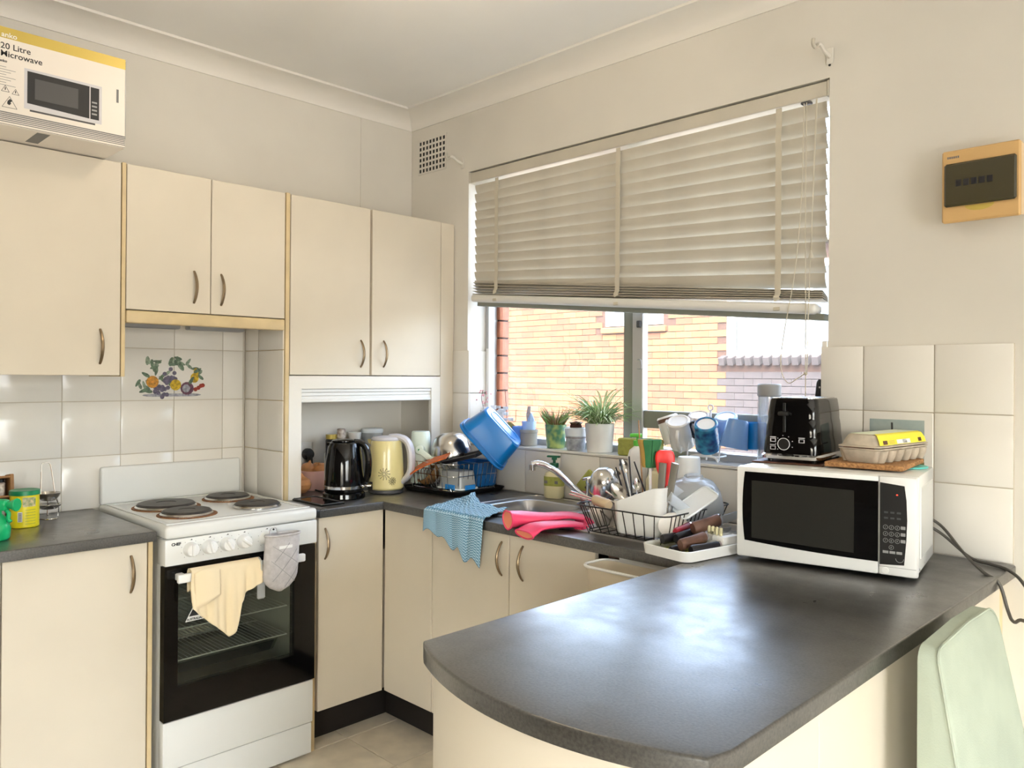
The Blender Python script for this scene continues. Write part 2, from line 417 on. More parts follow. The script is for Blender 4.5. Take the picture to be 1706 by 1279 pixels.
def tiles(parent, us, vs, w0, facing, skip=()):
    g = .0015
    for i in range(len(us)-1):
        for j in range(len(vs)-1):
            if (i, j) in skip: continue
            m = tile_mesh(us[i+1]-us[i]-2*g, vs[j+1]-vs[j]-2*g)
            u, v = us[i]+g, vs[j]+g
            loc = Vector((w0, u, v)) if facing == 'x' else Vector((u, w0, v))
            link('tile', m, parent, loc-wl(parent), ROT[facing])
ZR = [.9, 1.094, 1.297, 1.499, 1.62]
yl = [-2.59, -2.39, -2.19, -1.99, -1.79, -1.590, -1.388]
tiles(wl_, yl, ZR[:4], .002, 'x'); tiles(wl_, yl[:-2]+[-1.505], [1.297, 1.392], .002, 'x', skip=[(i, 0) for i in range(6)])
tiles(wl_, [-1.388, -1.187, -.987, -.897], ZR, .002, 'x')
tiles(wl_, [-1.4885, -1.388], ZR[3:], .002, 'x')
P('grout', gbox(0, -2.6, .9, .0035, -.895, 1.62), 'grout', wl_)
tiles(wb, [2.106, 2.239, 2.439, 2.638], [.9, 1.104, 1.303, 1.5], -.002, '-y', skip=[(1, 1)])
P('grout', gbox(2.106, -.0035, .9, 2.638, 0, 1.499), 'grout', wb)
us = [.334, .413, .613, .813, 1.017, 1.22, 1.42, 1.62, 1.82, 2.02, 2.106]
tiles(wb, us, [.9, 1.083], -.002, '-y'); P('grout', gbox(.334, -.0035, .9, 2.106, 0, 1.082), 'grout', wb)
tiles(wb, [.334, .448], [1.083, 1.32, 1.52], -.002, '-y'); P('grout', gbox(.334, -.0035, 1.083, .446, 0, 1.519), 'grout', wb)
for z0, z1 in ((1.096, 1.32), (1.32, 1.52)):
    P('tile', gbev(.431, -.002, z0+.0015, .448, .108, z1-.0015, .003), 'tile', wb)
    P('tile', gbev(2.106, -.002, z0+.0015, 2.126, .108, z1-.0015, .003), 'tile', wb)
# windmill picture tile (flat print of a plain landscape)
pt = P('tile', gbev(2.2405, -.010, 1.1055, 2.4375, -.002, 1.3015, .002), 'tile', wb, label='white tile printed with a small windmill landscape')
pb = MB()
def quad(b, x0, z0, x1, z1, y, mi): b.add(([(x0, y, z0), (x1, y, z0), (x1, y, z1), (x0, y, z1)], [(0, 1, 2, 3)]), mi=mi)
defm('sky_print', (150, 166, 166), .2, n=.2, ns=14, c2=(176, 186, 180)); defm('field_print', (128, 138, 92), .2, n=.3, ns=30); defm('mill_print', (60, 62, 60), .3)
pb.add(gbox(2.260, -.0106, 1.150, 2.414, -.010, 1.279), mi=0)
pb.add(gbox(2.260, -.0108, 1.128, 2.414, -.010, 1.158), mi=1)
for (x, z, l, a) in ((2.326, 1.218, .052, 92), (2.326, 1.218, .045, 2), (2.326, 1.218, .045, 182), (2.326, 1.218, .045, 272)):
    dx, dz = math.cos(math.radians(a)), math.sin(math.radians(a))
    q = [(x-dz*.002, z+dx*.002), (x+dz*.002, z-dx*.002), (x+dx*l+dz*.003, z+dz*l-dx*.003), (x+dx*l-dz*.003, z+dz*l+dx*.003)]
    pb.add(([(u, -.0110, v) for u, v in q], [(0, 1, 2, 3)]), mi=2)
pb.add(([(2.317, -.0109, 1.158), (2.339, -.0109, 1.158), (2.331, -.0109, 1.214), (2.321, -.0109, 1.214)], [(0, 1, 2, 3)]), mi=2)
P('picture_print', pb, ['sky_print', 'field_print', 'mill_print'], wb, recalc=False)
# fruit picture across two tiles, flat transfer print
fp = MB(); FY, FZ, FX = -1.195, 1.385, .0103
FC = ['f_orange', 'f_yellow', 'f_plum', 'f_grape', 'f_leaf', 'f_leaf2', 'f_red', 'f_shade']
for k, c in zip(FC, ((222, 152, 44), (222, 186, 48), (112, 72, 92), (110, 104, 128), (104, 128, 104), (150, 168, 146), (160, 54, 40), (176, 176, 186))):
    defm(k, c, .2, n=.35, ns=90)
_fk = [0]
def blob(dy, dz, ry, rz, mi, rot=0, n=14, tip=0):
    pts = []
    for k in range(n):
        a = 2*PI*k/n; u, v = ry*math.cos(a), rz*math.sin(a)*(1-tip*math.cos(a))
        c, s = math.cos(math.radians(rot)), math.sin(math.radians(rot)); pts.append((u*c-v*s, u*s+v*c))
    _fk[0] += 1; x = FX+.00002*_fk[0]
    fp.add(([(x, FY+dy+u, FZ+dz+v) for u, v in pts], [tuple(range(n))]), mi=mi)
for a in range(-110, 120, 22): blob(.11*math.sin(math.radians(a))*.6, -.068, .05, .006, 7)
rr = random.Random(3)
for (dy, dz, n_, sp) in ((-.075, .045, 9, .034), (.0, .065, 8, .024), (.06, .045, 7, .03), (-.115, -.035, 5, .022), (.108, .015, 5, .022), (-.03, .0, 6, .03)):
    for k in range(n_):
        a = rr.uniform(20, 340); blob(dy+rr.uniform(-sp, sp), dz+rr.uniform(-sp, sp)*.7, .017, .0062, rr.choice([4, 5, 4]), a, 10, .25)
for k in range(34):
    a = rr.uniform(0, 2*PI); q = rr.random()**.5
    blob(-.012+.030*q*math.cos(a)-(.028 if k > 16 else 0), .004+.034*q*math.sin(a)-(.046 if k > 16 else 0), .0085, .0085, 3, 0, 10)
blob(-.078, -.016, .024, .024, 0); blob(.088, .0, .017, .02, 1); blob(.094, .022, .010, .018, 1, 8); blob(.012, -.028, .022, .022, 1)
blob(.058, -.042, .027, .026, 2); blob(.054, -.042, .016, .016, 7)
for d in ((.092, -.046), (.104, -.04), (.114, -.032), (.122, -.03)): blob(*d, .0085, .0085, 6)
for d in ((.075, -.01, 60), (.1, .03, 30), (-.104, .012, 150), (-.112, -.05, 200), (-.095, -.052, 170)): blob(d[0], d[1], .018, .007, 4, d[2], 10, .25)
P('fruit_print', fp, FC, wl_, label='fruit picture transfer across two tiles', recalc=False)
# small holes and marks on the painted wall
P('nail_hole', gdisc(.004, 0, .0015, 10), 'black', wb, False, loc=(2.127, 0, 2.392), rot=(PI/2, 0, 0))
# own outer brickwork seen through the left edge of the window
bm_ = mb(gbev(0, 0, 0, .040, .066, .076, .003)).mesh('brick', 'brick_own')
for k in range(-4, 6): link('brick', bm_, wb, (.4305, .169, 1.415+.0836*k+.004+(0 if True else 0)))
P('mortar', gbox(.430, .172, 1.09, .463, .234, 1.95), 'mortar', wb)

# window_1: aluminium sliding window over the sink
wn = S('window_1')
P('window_frame', gframe(.43, 2.127, .452, 2.105, 1.090, 2.353, 1.122, 2.33, .115, .200, 'y'), 'aluminium', wn)
P('mullion', gbev(1.207, .162, 1.122, 1.256, .198, 2.33, .002), 'alu_green', wn)
P('mullion', gbev(1.259, .150, 1.122, 1.312, .186, 2.33, .003), 'aluminium', wn, label='lighter sash stile with latch')
P('transom', gbev(1.31, .160, 1.196, 2.107, .198, 1.266, .003), 'alu_green', wn)
P('windowsill', gbev(.4305, -.012, 1.0835, 2.1265, .198, 1.0955, .003), 'tile', wn)
P('pane', gbox(.45, .186, 1.12, 1.21, .1895, 2.332), 'pane', wn)
P('pane', gbox(1.31, .176, 1.262, 2.107, .1795, 2.332), 'pane', wn)
P('pane', gbox(1.31, .176, 1.12, 2.107, .1795, 1.2), 'pane', wn)
P('latch', gtube(spl([(1.300, .150, 1.47), (1.302, .128, 1.47), (1.322, .122, 1.468), (1.324, .122, 1.436), (1.302, .128, 1.434), (1.300, .150, 1.434)], 4), .0025, 6), 'grey_plastic', wn)
P('catch', gbev(1.285, .14, 1.60, 1.305, .151, 1.628, .003), 'dark_grey', wn)
P('roller', gbev(1.262, .128, 1.1225, 1.308, .150, 1.145, .004), 'dark_grey', wn)
P('drip_strip', gbox(.452, .1, 1.0956, .47, .115, 1.53), 'white_plastic', wn)
wn2 = S('window_2')
P('window_frame', gframe(-4.5, -1.5, -4.43, -1.57, .1, 2.25, .16, 2.19, 8.22, 8.28, 'x'), 'aluminium', wn2)
P('mullion', gbev(8.225, -3.04, .16, 8.275, -2.97, 2.19, .003), 'aluminium', wn2)
P('pane', gbox(8.248, -4.43, .16, 8.252, -3.04, 2.19), 'pane', wn2); P('pane', gbox(8.248, -2.97, .16, 8.252, -1.57, 2.19), 'pane', wn2)
wn3 = S('fill_window')  # unseen window added to go with the front fill light
P('window_frame', gframe(3.8, 6.0, 3.86, 5.94, .4, 1.75, .46, 1.69, -5.3, -5.24, 'y'), 'aluminium', wn3)
P('pane', gbox(3.86, -5.272, .46, 5.94, -5.268, 1.69), 'pane', wn3)
P('ground', gbox(-14, .235, -.6, 12, 14, -.5), 'concrete', None)['kind'] = 'structure'

# neighbour's brick house across the drive
nb = T('neighbour_house', 'sunlit orange brick house across the drive, seen through the window', 'house', (-2, 6.4, -.5))
NY = 6.30
P('wall', gframe(-9, 3, -1.80, .60, -.5, 2.95, 1.66, 2.75, NY+.012, NY+.30, 'y'), 'mortar', nb)
rb = random.Random(5); bricks = []
WA = (-3.66, -2.72, 2.10, 2.75)      # far window opening
for j in range(-3, 36):
    z = -.5+.086*(j+3)
    if z > 2.85: break
    for i in range(-28, 20):
        x = .24*i+(.12 if j % 2 else 0)
        if x > .9 or x < -6.6: continue
        if x+.23 > -1.80 and x < .60 and z+.076 > 1.53: continue
        if x+.23 > WA[0] and x < WA[1] and z+.076 > WA[2]-.1: continue
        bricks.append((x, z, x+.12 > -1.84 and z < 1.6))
def bkey(q): 
    x, z, d = q; vis = .42 < z < 2.35 and -5.4 < x < -.55
    return (0 if vis else 1, (x-3.18)**2+(NY+2.49)**2)
bricks.sort(key=bkey)
bw = {k: mb(gbev(0, 0, 0, .2375, .03, .079, .002)).mesh('brick', k) for k in ('brick', 'brick_pale', 'brick_orange', 'brick_dark')}
rest = {k: MB() for k in bw}
for n, (x, z, dk) in enumerate(bricks):
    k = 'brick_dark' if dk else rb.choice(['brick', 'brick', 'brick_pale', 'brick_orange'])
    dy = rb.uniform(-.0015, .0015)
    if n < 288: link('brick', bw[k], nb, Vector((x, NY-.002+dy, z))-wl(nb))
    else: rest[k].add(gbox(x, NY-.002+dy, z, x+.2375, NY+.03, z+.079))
rall = MB()
for i, k in enumerate(rest): rall.add((rest[k].v, rest[k].f), mi=i)
P('brick_field', rall, list(rest), nb, stuff=True)
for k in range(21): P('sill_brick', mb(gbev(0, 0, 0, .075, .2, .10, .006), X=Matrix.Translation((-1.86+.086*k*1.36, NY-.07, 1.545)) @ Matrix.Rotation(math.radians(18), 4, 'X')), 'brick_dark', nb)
P('sill_brick', gbev(-3.72, NY-.05, 2.0, -2.66, NY+.1, 2.08, .01), 'brick_pale', nb, label='pale sill under the smaller window')
w1 = P('window', gframe(-1.80, .60, -1.72, .52, 1.66, 2.75, 1.73, 2.67, NY+.02, NY+.10, 'y'), 'white_plastic', nb)
P('sash_bar', gbev(-.80, NY+.03, 1.73, -.73, NY+.09, 2.67, .004), 'white_plastic', w1); P('pane', gbox(-1.72, NY+.06, 1.73, .52, NY+.064, 2.67), 'pane', w1)
P('curtain', ggrid(lambda u, v: (-1.72+2.24*u, NY+.13+.012*math.sin(u*70), 1.68+1.05*v), 120, 1), 'curtain', nb)
w2 = P('window', gframe(WA[0], WA[1], WA[0]+.07, WA[1]-.07, WA[2], WA[3], WA[2]+.07, WA[3]-.07, NY-.004, NY+.035, 'y'), 'white_plastic', nb)
P('pane', gbox(WA[0]+.06, NY+.005, WA[2]+.06, WA[1]-.06, NY+.008, WA[3]-.06), 'curtain', w2)
P('roof', gbox(-9.2, NY-.12, 2.95, 3.2, NY+4, 3.03), 'concrete', nb)

# ================================================================ VENT, HOOKS, BREAKER BOX, BLIND
vt = T('air_vent', 'painted square-holed air vent high on the wall in the corner', 'vent', (.165, 0, 2.48))
g = MB()
P('vent_back', gbox(.062, -.001, 2.402, .265, .0, 2.565), 'black', vt)
xs = [.062+(.203/8)*k for k in range(9)]; zs = [2.402+(.163/6)*k for k in range(7)]
for x in xs: P('vent_bar', gbox(x-.0048, -.003, 2.399, x+.0048, -.001, 2.569), 'paint', vt)
for z in zs: P('vent_bar', gbox(.055, -.0032, z-.0048, .272, -.0008, z+.0048), 'paint', vt)
def hook(x, z, label):
    t = T('curtain_hook', label, 'hook', (x, 0, z))
    P('plate', mb(gbev(-.012, -.005, -.03, .012, 0, .022, .003)), 'paint', t, False)
    P('arm', gtube(spl([(0, -.004, -.008), (-.004, -.03, .002), (-.006, -.06, .016), (-.008, -.075, .012)], 5), [.006]*15+[.007], 8), 'paint', t, False)
    P('cup', gtube(spl([(-.008, -.072, .012), (-.012, -.084, .002), (-.014, -.094, .012), (-.014, -.092, .026)], 4), .006, 8), 'slat', t, False)
hook(2.128, 2.425, 'curtain rod bracket on the wall above the right end of the blind')
hook(.388, 2.405, 'curtain rod bracket on the wall between the vent and the blind')
bx = T('breaker_box', 'beige switchboard box with smoked flap on the right wall', 'breaker box', (2.566, 0, 1.935))
P('back_box', gloft([[(2.486, 0, 1.846), (2.662, 0, 1.846), (2.662, 0, 2.028), (2.486, 0, 2.028)], [(2.474, -.045, 1.838), (2.661, -.045, 1.838), (2.661, -.045, 2.034), (2.474, -.045, 2.034)]]), 'breaker_side', bx)
P('cover', gbev(2.472, -.062, 1.836, 2.662, -.045, 2.036, .004), 'breaker_beige', bx)
P('flap', gbev(2.480, -.072, 1.878, 2.655, -.0622, 1.998, .005), 'smoke', bx)
P('flap_grip', gprism([(2.530+.036*(1+math.cos(PI+PI*k/10)), 1.8775-.016*math.sin(PI*k/10)) for k in range(11)], -.004, .0), 'gold', bx, False, loc=(-2.566, -.0622, -1.935), rot=(PI/2, 0, 0))
for k in range(5): P('switch', gbev(2.510+.019*k, -.0735, 1.932, 2.524+.019*k, -.0722, 1.950, .0006), 'knife_black', bx)
for k in range(6): P('lettering', gbox(2.486+.0052*k, -.0625, 2.013, 2.4895+.0052*k, -.0618, 2.019), 'ink_grey', bx)

bl = T('venetian_blind', 'beige slatted blind half lowered over the kitchen window, bottom hanging lower right', 'blind', (1.275, .03, 2.34))
P('head_rail', gbev(.438, .002, 2.298, 2.119, .056, 2.346, .003), 'slat', bl)
P('end_cap', gbev(.4315, .0, 2.297, .4385, .057, 2.348, .002), 'slat', bl); P('end_cap', gbev(2.1185, .0, 2.297, 2.1258, .057, 2.348, .002), 'slat', bl)
NS = 12; xl, xr = .452, 2.108
prof = []
for k in range(7):
    s = -.026+.052*k/6; bow = .0045*(1-(s/.026)**2); a = math.radians(66)
    y, z = -s*math.cos(a), s*math.sin(a); prof.append((y-bow*math.sin(a), z-bow*math.cos(a)))
sm = MB(); hw = (xr-xl)/2
ring = lambda x: [(x, y, z) for y, z in prof]+[(x, y+.0008, z-.0004) for y, z in prof[::-1]]
sm.add(gloft([ring(-hw), ring(-hw/3), ring(hw/3), ring(hw)])); sm = sm.mesh('slat', 'slat', sharp=40)
rs = random.Random(2)
for i in range(NS):
    zl, zr = 2.264-.0402*i, 2.264-.0500*i
    link('slat', sm, bl, Vector(((xl+xr)/2+rs.uniform(-.002, .002), .030, (zl+zr)/2))-wl(bl), (rs.uniform(-.02, .02)+(.05 if i > 9 else 0), math.atan2(zl-zr, xr-xl), 0))
tl = math.atan2(.142, xr-xl)
flat = mb(gbev(-hw, -.025, -.001, hw, .025, .001, .0006)).mesh('slat', 'slat')
for i in range(5):
    link('slat', flat, bl, Vector(((xl+xr)/2, .030, 1.748-.0085*i))-wl(bl), (-.42+.06*i, tl+.004*(2-i), 0))
link('bottom_rail', mb(gbev(-hw-.004, -.034, -.018, hw-.02, .028, .017, .013, 3)).mesh('bottom_rail', 'rail_white'), bl, Vector(((xl+xr)/2, .028, 1.692))-wl(bl), (0, tl, 0))
link('bottom_strip', mb(gbev(-hw+.015, -.012, -.016, hw, .030, .006, .002)).mesh('bottom_strip', 'alu_green'), bl, Vector(((xl+xr)/2, .034, 1.672))-wl(bl), (0, tl, 0))
zb = lambda x: 1.708-math.tan(tl)*(x-(xl+xr)/2)
for x in (.612, 1.292, 1.955):
    pts = [(x, .006, 2.296)]+[(x+.001*math.sin(k*2.1), .0045+.002*math.sin(k*2.6), 2.296-(2.296-zb(x)-.03)*k/12) for k in range(1, 13)]
    pts += [(x-.004, .000, zb(x)+.018), (x+.003, -.005, zb(x)+.008)]
    P('ladder_tape', gtube(pts, .0145, 4, up=(1, 0, 0), flat=.06), 'slat_tape', bl)
    P('tape_clip', gbev(x-.012, -.008, zb(x)-.028, x+.014, .01, zb(x)-.014, .003), 'slat_tape', bl)
P('cord_lock', gbev(2.030, .004, 2.290, 2.06, .03, 2.2985, .002), 'dark_grey', bl)
for n, pts in enumerate(([(2.045, -.002, 2.29), (2.040, -.006, 2.0), (2.020, -.008, 1.75), (1.985, -.010, 1.55), (1.975, -.012, 1.44), (2.0, -.014, 1.385), (2.035, -.015, 1.40), (2.058, -.015, 1.415)],
                         [(2.053, -.002, 2.29), (2.054, -.008, 1.9), (2.058, -.012, 1.6), (2.060, -.013, 1.28)],
                         [(2.085, -.002, 2.296), (2.080, -.006, 2.1), (2.074, -.010, 1.80)], [(2.088, -.002, 2.296), (2.069, -.010, 1.7), (2.064, -.013, 1.42)])):
    P('pull_cord', gtube(spl(pts, 6), .0016, 5), 'slat_tape', bl)
P('cord_tassel', glathe([(0, 0), (.009, .001), (.003, .026), (0, .028)], 10, (2.074, -.010, 1.782)), 'slat', bl)
P('cord_bead', glathe([(0, -.006), (.006, -.004), (.006, .004), (0, .006)], 8, (2.060, -.014, 1.415)), 'slat_tape', bl)

cg = T('ceiling_lamp', 'warm white globe lamp hanging from the kitchen ceiling in front of the window', 'lamp', (1.40, -1.20, 2.56))
P('globe', glathe([(.085*math.sin(PI*k/14), -.085*math.cos(PI*k/14)) for k in range(15)], 24), 'globe', cg, False)
P('ceiling_rose', glathe([(0, .08), (.05, .084), (.055, .13), (.055, .1395), (0, .1395)], 24), 'white_plastic', cg, False)

# ================================================================ CABINETS
def hmesh(ax):
    pts, rr_ = [], []
    for k in range(13):
        t = k/12; pts.append((.026*math.sin(PI*t)**.8 if 0 < t < 1 else 0, 0, -.058+.116*t)); rr_.append(.0042+.0016*math.sin(PI*t))
    if ax == '-y': pts = [(0, -p[0], p[2]) for p in pts]
    return mb(gtube(pts, rr_, 8, up=(0, 1, 0) if ax == 'x' else (1, 0, 0), flat=.75)).mesh('handle', 'nickel')
HX, HY = hmesh('x'), hmesh('-y')
def doorx(par, y0, y1, z0, z1, x1, h=None, m='laminate', th=.018, name='door'):
    d = P(name, gbev(x1-th, y0, z0, x1, y1, z1, .0015), m, par)
    if h: link('handle', HX, d, Vector((x1-.001, h[0], h[1]))-wl(d))
    return d
def doory(par, x0, x1, z0, z1, y0, h=None, m='laminate', th=.018):
    d = P('door', gbev(x0, y0, z0, x1, y0+th, z1, .0015), m, par)
    if h: link('handle', HY, d, Vector((h[0], y0+.001, h[1]))-wl(d))
    return d
# upper cabinet left of the cooker
c = T('wall_cabinet', 'cream wall cabinet at the left edge, under the microwave carton', 'cabinet', (0, -1.95, 1.392))
P('carcass', gbox(.003, -2.42, 1.396, .312, -1.503, 2.118), 'laminate', c)
doorx(c, -1.96, -1.505, 1.394, 2.118, .332, (-1.568, 1.491)); doorx(c, -2.42, -1.963, 1.394, 2.118, .332)
P('end_panel', gbev(.003, -1.502, 1.390, .333, -1.489, 2.121, .001), 'laminate_edge', c)
c = T('wall_cabinet', 'cream two-door wall cabinet above the range hood', 'cabinet', (0, -1.187, 1.62))
P('carcass', gbox(.003, -1.487, 1.622, .312, -.888, 2.118), 'laminate', c)
doorx(c, -1.486, -1.190, 1.622, 2.119, .332, (-1.251, 1.716)); doorx(c, -1.187, -.888, 1.622, 2.119, .332, (-1.149, 1.714))
c = T('range_hood', 'yellowed slide-out range hood above the cooker', 'range hood', (0, -1.187, 1.57))
P('hood_body', gbox(.012, -1.486, 1.598, .30, -.899, 1.6215), 'laminate_edge', c)
P('front_lip', gbev(.298, -1.487, 1.575, .338, -.889, 1.6185, .006, 2), 'laminate_edge', c)
for y0, y1 in ((-1.44, -1.215), (-1.18, -.955)):
    f = P('light_cover', gbev(.085, y0, 1.572, .135, y1, 1.5975, .006, 2), 'grey_plastic', c)
    P('filter', gbev(.145, y0-.03, 1.592, .28, y1+.02, 1.5978, .002), 'slat', c)
# tall corner unit with roller-shutter appliance garage
c = T('corner_cabinet', 'tall cream corner cabinet with roller shutter garage standing on the worktop', 'cabinet', (0, -.44, .9005))
P('side_panel', gbev(.003, -.885, .9005, .335, -.868, 2.122, .001), 'laminate_edge', c)
P('side_panel', gbox(.003, -.062, .9005, .312, -.003, 2.118), 'laminate_white', c)
P('back_panel', gbox(.003, -.868, .9005, .009, -.062, 1.40), 'laminate_white', c)
P('carcass', gbox(.003, -.868, 1.402, .312, -.062, 2.118), 'laminate', c)
doorx(c, -.864, -.483, 1.400, 2.118, .335, (-.528, 1.492)); doorx(c, -.472, -.086, 1.400, 2.118, .335, (-.409, 1.494))
P('filler_strip', gbev(.30, -.083, .9005, .334, -.003, 2.117, .001), 'laminate', c)
P('garage_frame', gframe(-.867, -.084, -.811, -.136, .9, 1.396, .9005, 1.344, .314, .334, 'x'), 'laminate_white', c)
for k in range(3):
    P('shutter_slat', gbev(.318-.004*(k == 1), -.822, 1.300+.0145*k, .327-.004*(k == 1), -.126, 1.3135+.0145*k, .002), 'white_plastic', c)
P('shutter_grip', gbev(.312, -.822, 1.288, .330, -.126, 1.301, .004, 2), 'white_plastic', c)
for x0, x1 in ((.0105, .125), (.125, .325)):
    for z0, z1 in zip(ZR, ZR[1:4]+[1.598]):
        m = tile_mesh(x1-x0-.003, z1-z0-.003)
        link('tile', m, c, Vector((x0+.0015, -.885, z0+.0015))-wl(c), ROT['-y'])
# base cabinets
c = T('base_cabinet', 'cream base cabinet left of the cooker under the short worktop', 'cabinet', (.3, -1.95, 0))
P('carcass', gbox(.02, -2.42, .14, .56, -1.503, .858), 'laminate', c)
P('kickboard', gbox(.46, -2.42, .0, .50, -1.49, .14), 'kick', c)
doorx(c, -1.902, -1.504, .135, .864, .580, (-1.553, .771)); doorx(c, -2.40, -1.906, .135, .864, .580)
P('filler_strip', gbev(.03, -1.500, .0, .580, -1.486, .864, .001), 'laminate_edge', c)
c = T('base_cabinet', 'cream corner base cabinet beside the right of the cooker', 'cabinet', (.3, -.44, 0))
P('carcass', gbox(.02, -.884, .14, .56, -.022, .70), 'laminate', c)
P('kickboard', gbox(.46, -.884, .0, .49, -.48, .14), 'kick', c)
doorx(c, -.880, -.585, .140, .864, .580, (-.852, .765))
P('side_panel', gbev(.03, -.906, .0, .580, -.892, .864, .001), 'laminate_edge', c)
doory(c, .585, .878, .140, .864, -.580)
P('kickboard', gbox(.46, -.50, .0, .88, -.47, .14), 'kick', c)
c = T('base_cabinet', 'cream two-door sink base cabinet under the window', 'cabinet', (1.3, -.30, 0))
P('carcass', gbox(.882, -.56, .14, 1.656, -.022, .70), 'laminate', c)
P('kickboard', gbox(.88, -.50, .0, 1.66, -.47, .14), 'kick', c)
doory(c, .882, 1.284, .140, .864, -.580, (1.250, .777)); doory(c, 1.288, 1.657, .140, .864, -.580, (1.350, .777))
c = T('base_cabinet', 'narrow base cabinet with low door beside the peninsula', 'cabinet', (1.8, -.30, 0))
P('carcass', gbox(1.662, -.56, .14, 2.02, -.022, .70), 'laminate', c)
P('kickboard', gbox(1.66, -.50, .0, 2.03, -.47, .14), 'kick', c)
doory(c, 1.662, 2.022, .140, .838, -.580)
P('rail', gbox(1.70, -.570, .839, 2.02, -.55, .866), 'brown', c)
wh = T('door_bin', 'white plastic bin hung on the low door beside the peninsula', 'bin', (1.83, -.66, .66))
P('bin_body', mb(rtub(.27, .115, .19, .003, .035, .86), X=Matrix.Translation((1.835, -.640, .66))), 'bin_cream', wh)
P('rim', gtube([(1.835+x, -.640+y, .851) for x, y in rrect(.278, .121, .036, 5)], .0045, 6, True), 'white_plastic', wh)
P('hanger', gbev(1.75, -.5835, .838, 1.92, -.5815, .864, .0005), 'white_plastic', wh)
# peninsula
arc = []
AC = (2.345, -.860); AR = .762
A0, A1 = math.atan2(-1.538-AC[1], 2.008-AC[0]), math.atan2(-1.522-AC[1], 2.645-AC[0])
for k in range(25):
    a = A0+(A1-A0)*k/24; arc.append((AC[0]+AR*math.cos(a), AC[1]+(AR+.012*math.sin(PI*k/24))*math.sin(a)))
arc[0] = (2.008, -1.538); arc[-1] = (2.645, -1.522)
c = T('peninsula_base', 'cream panelled base of the curved peninsula', 'cabinet', (2.32, -.9, 0))
ain = [(2.345+(x-2.345)*.957, -.86+(y+.86)*.980) for x, y in arc]
P('end_panel', gprism([(2.031, -1.20)]+ain+[(2.6218, -1.20)], 0, .8675), 'laminate', c, sharp=25)
P('side_panel', gbev(2.600, -1.199, .0, 2.622, -.075, .8675, .001), 'laminate', c)
P('side_panel', gbev(2.030, -1.199, .0, 2.048, -.585, .8675, .001), 'laminate', c)
P('wall_post', gbev(2.585, -.070, .0, 2.612, -.001, .8675, .001), 'laminate_edge', c)
P('shelf', gbox(2.05, -1.19, .5, 2.6, -.09, .52), 'laminate', c)

# ================================================================ WORKTOPS
def slab(name, poly, hole, label, z0=.868, z1=.9):
    bm = bmesh.new()
    vs = [bm.verts.new((x, y, z1)) for x, y in poly]; es = [bm.edges.new((vs[i], vs[(i+1) % len(vs)])) for i in range(len(vs))]
    if hole:
        hs = [bm.verts.new((x, y, z1)) for x, y in hole]; es += [bm.edges.new((hs[i], hs[(i+1) % len(hs)])) for i in range(len(hs))]
    bmesh.ops.triangle_fill(bm, edges=es, use_beauty=True)
    r = bmesh.ops.extrude_face_region(bm, geom=bm.faces[:])
    for v in r['geom']:
        if isinstance(v, bmesh.types.BMVert): v.co.z = z0
    bmesh.ops.recalc_face_normals(bm, faces=bm.faces[:])
    top = [e for e in bm.edges if all(abs(v.co.z-z1) < 1e-6 for v in e.verts) and len(e.link_faces) == 2 and any(abs(f.normal.z) < .5 for f in e.link_faces)]
    bmesh.ops.bevel(bm, geom=top, offset=.005, segments=3, affect='EDGES', profile=.5)
    me = bpy.data.meshes.new(name); bm.to_mesh(me); bm.free(); me.materials.append(M['bench'])
    me.polygons.foreach_set('use_smooth', [True]*len(me.polygons)); me.set_sharp_from_angle(angle=math.radians(35))
    o = link(name, me); o['label'] = label; o['category'] = 'worktop'; return o
slab('worktop', [(.004, -2.42), (.600, -2.42), (.600, -1.482), (.004, -1.482)], None, 'short dark grey worktop left of the cooker')
hole = rrect(.98, .40, .05, 5, 1.43, -.285)
slab('worktop', [(.011, -.889), (.602, -.889), (.602, -.602), (2.004, -.602)]+arc+[(2.645, -.012), (.011, -.012)], hole[::-1], 'long dark grey worktop running past the sink into the curved peninsula')

# ================================================================ COOKER
c = T('cooker', 'freestanding white electric cooker with four solid hotplates and black oven door', 'cooker', (.32, -1.19, 0))
Y0, Y1 = -1.467, -.917
P('side_panel', gbev(.02, Y0+.004, .01, .585, Y0+.014, .872, .002), 'white_enamel', c); P('side_panel', gbev(.02, Y1-.014, .01, .585, Y1-.004, .872, .002), 'white_enamel', c)
P('back_panel', gbox(.02, Y0+.014, .03, .03, Y1-.014, .87), 'dark_grey', c)
P('hob_top', gbev(.014, Y0, .872, .632, Y1, .914, .012, 3), 'white_enamel', c)
P('hob_rim', gframe(.05, .60, .066, .578, Y0+.015, Y1-.015, Y0+.033, Y1-.033, .9135, .917, 'z'), 'white_enamel', c)
P('backguard', gbev(.012, Y0+.002, .912, .034, Y1-.002, 1.052, .008, 3), 'white_enamel', c)
for (x, y, r, m) in ((.440, -1.318, .082, 'rust'), (.238, -1.308, .100, 'rust'), (.205, -1.056, .080, 'rust'), (.452, -1.062, .080, None)):
    if m: P('burnt_stain', gdisc(r+.017, .9135, .9165, 32, (x+.004, y, 0)), m, c)
    bu = P('hotplate', glathe([(0, .916), (r, .916), (r, .926), (r-.006, .931), (r*.35, .9315), (r*.33, .9295), (0, .9295)], 36, (x, y, 0)), 'hotplate', c)
    P('trim_ring', glathe([(r+.001, .915), (r+.006, .915), (r+.006, .919), (r+.001, .924)], 36, (x, y, 0), True), 'steel', bu)
P('control_panel', gbev(.560, Y0, .786, .628, Y1, .8705, .004, 2), 'white_enamel', c)
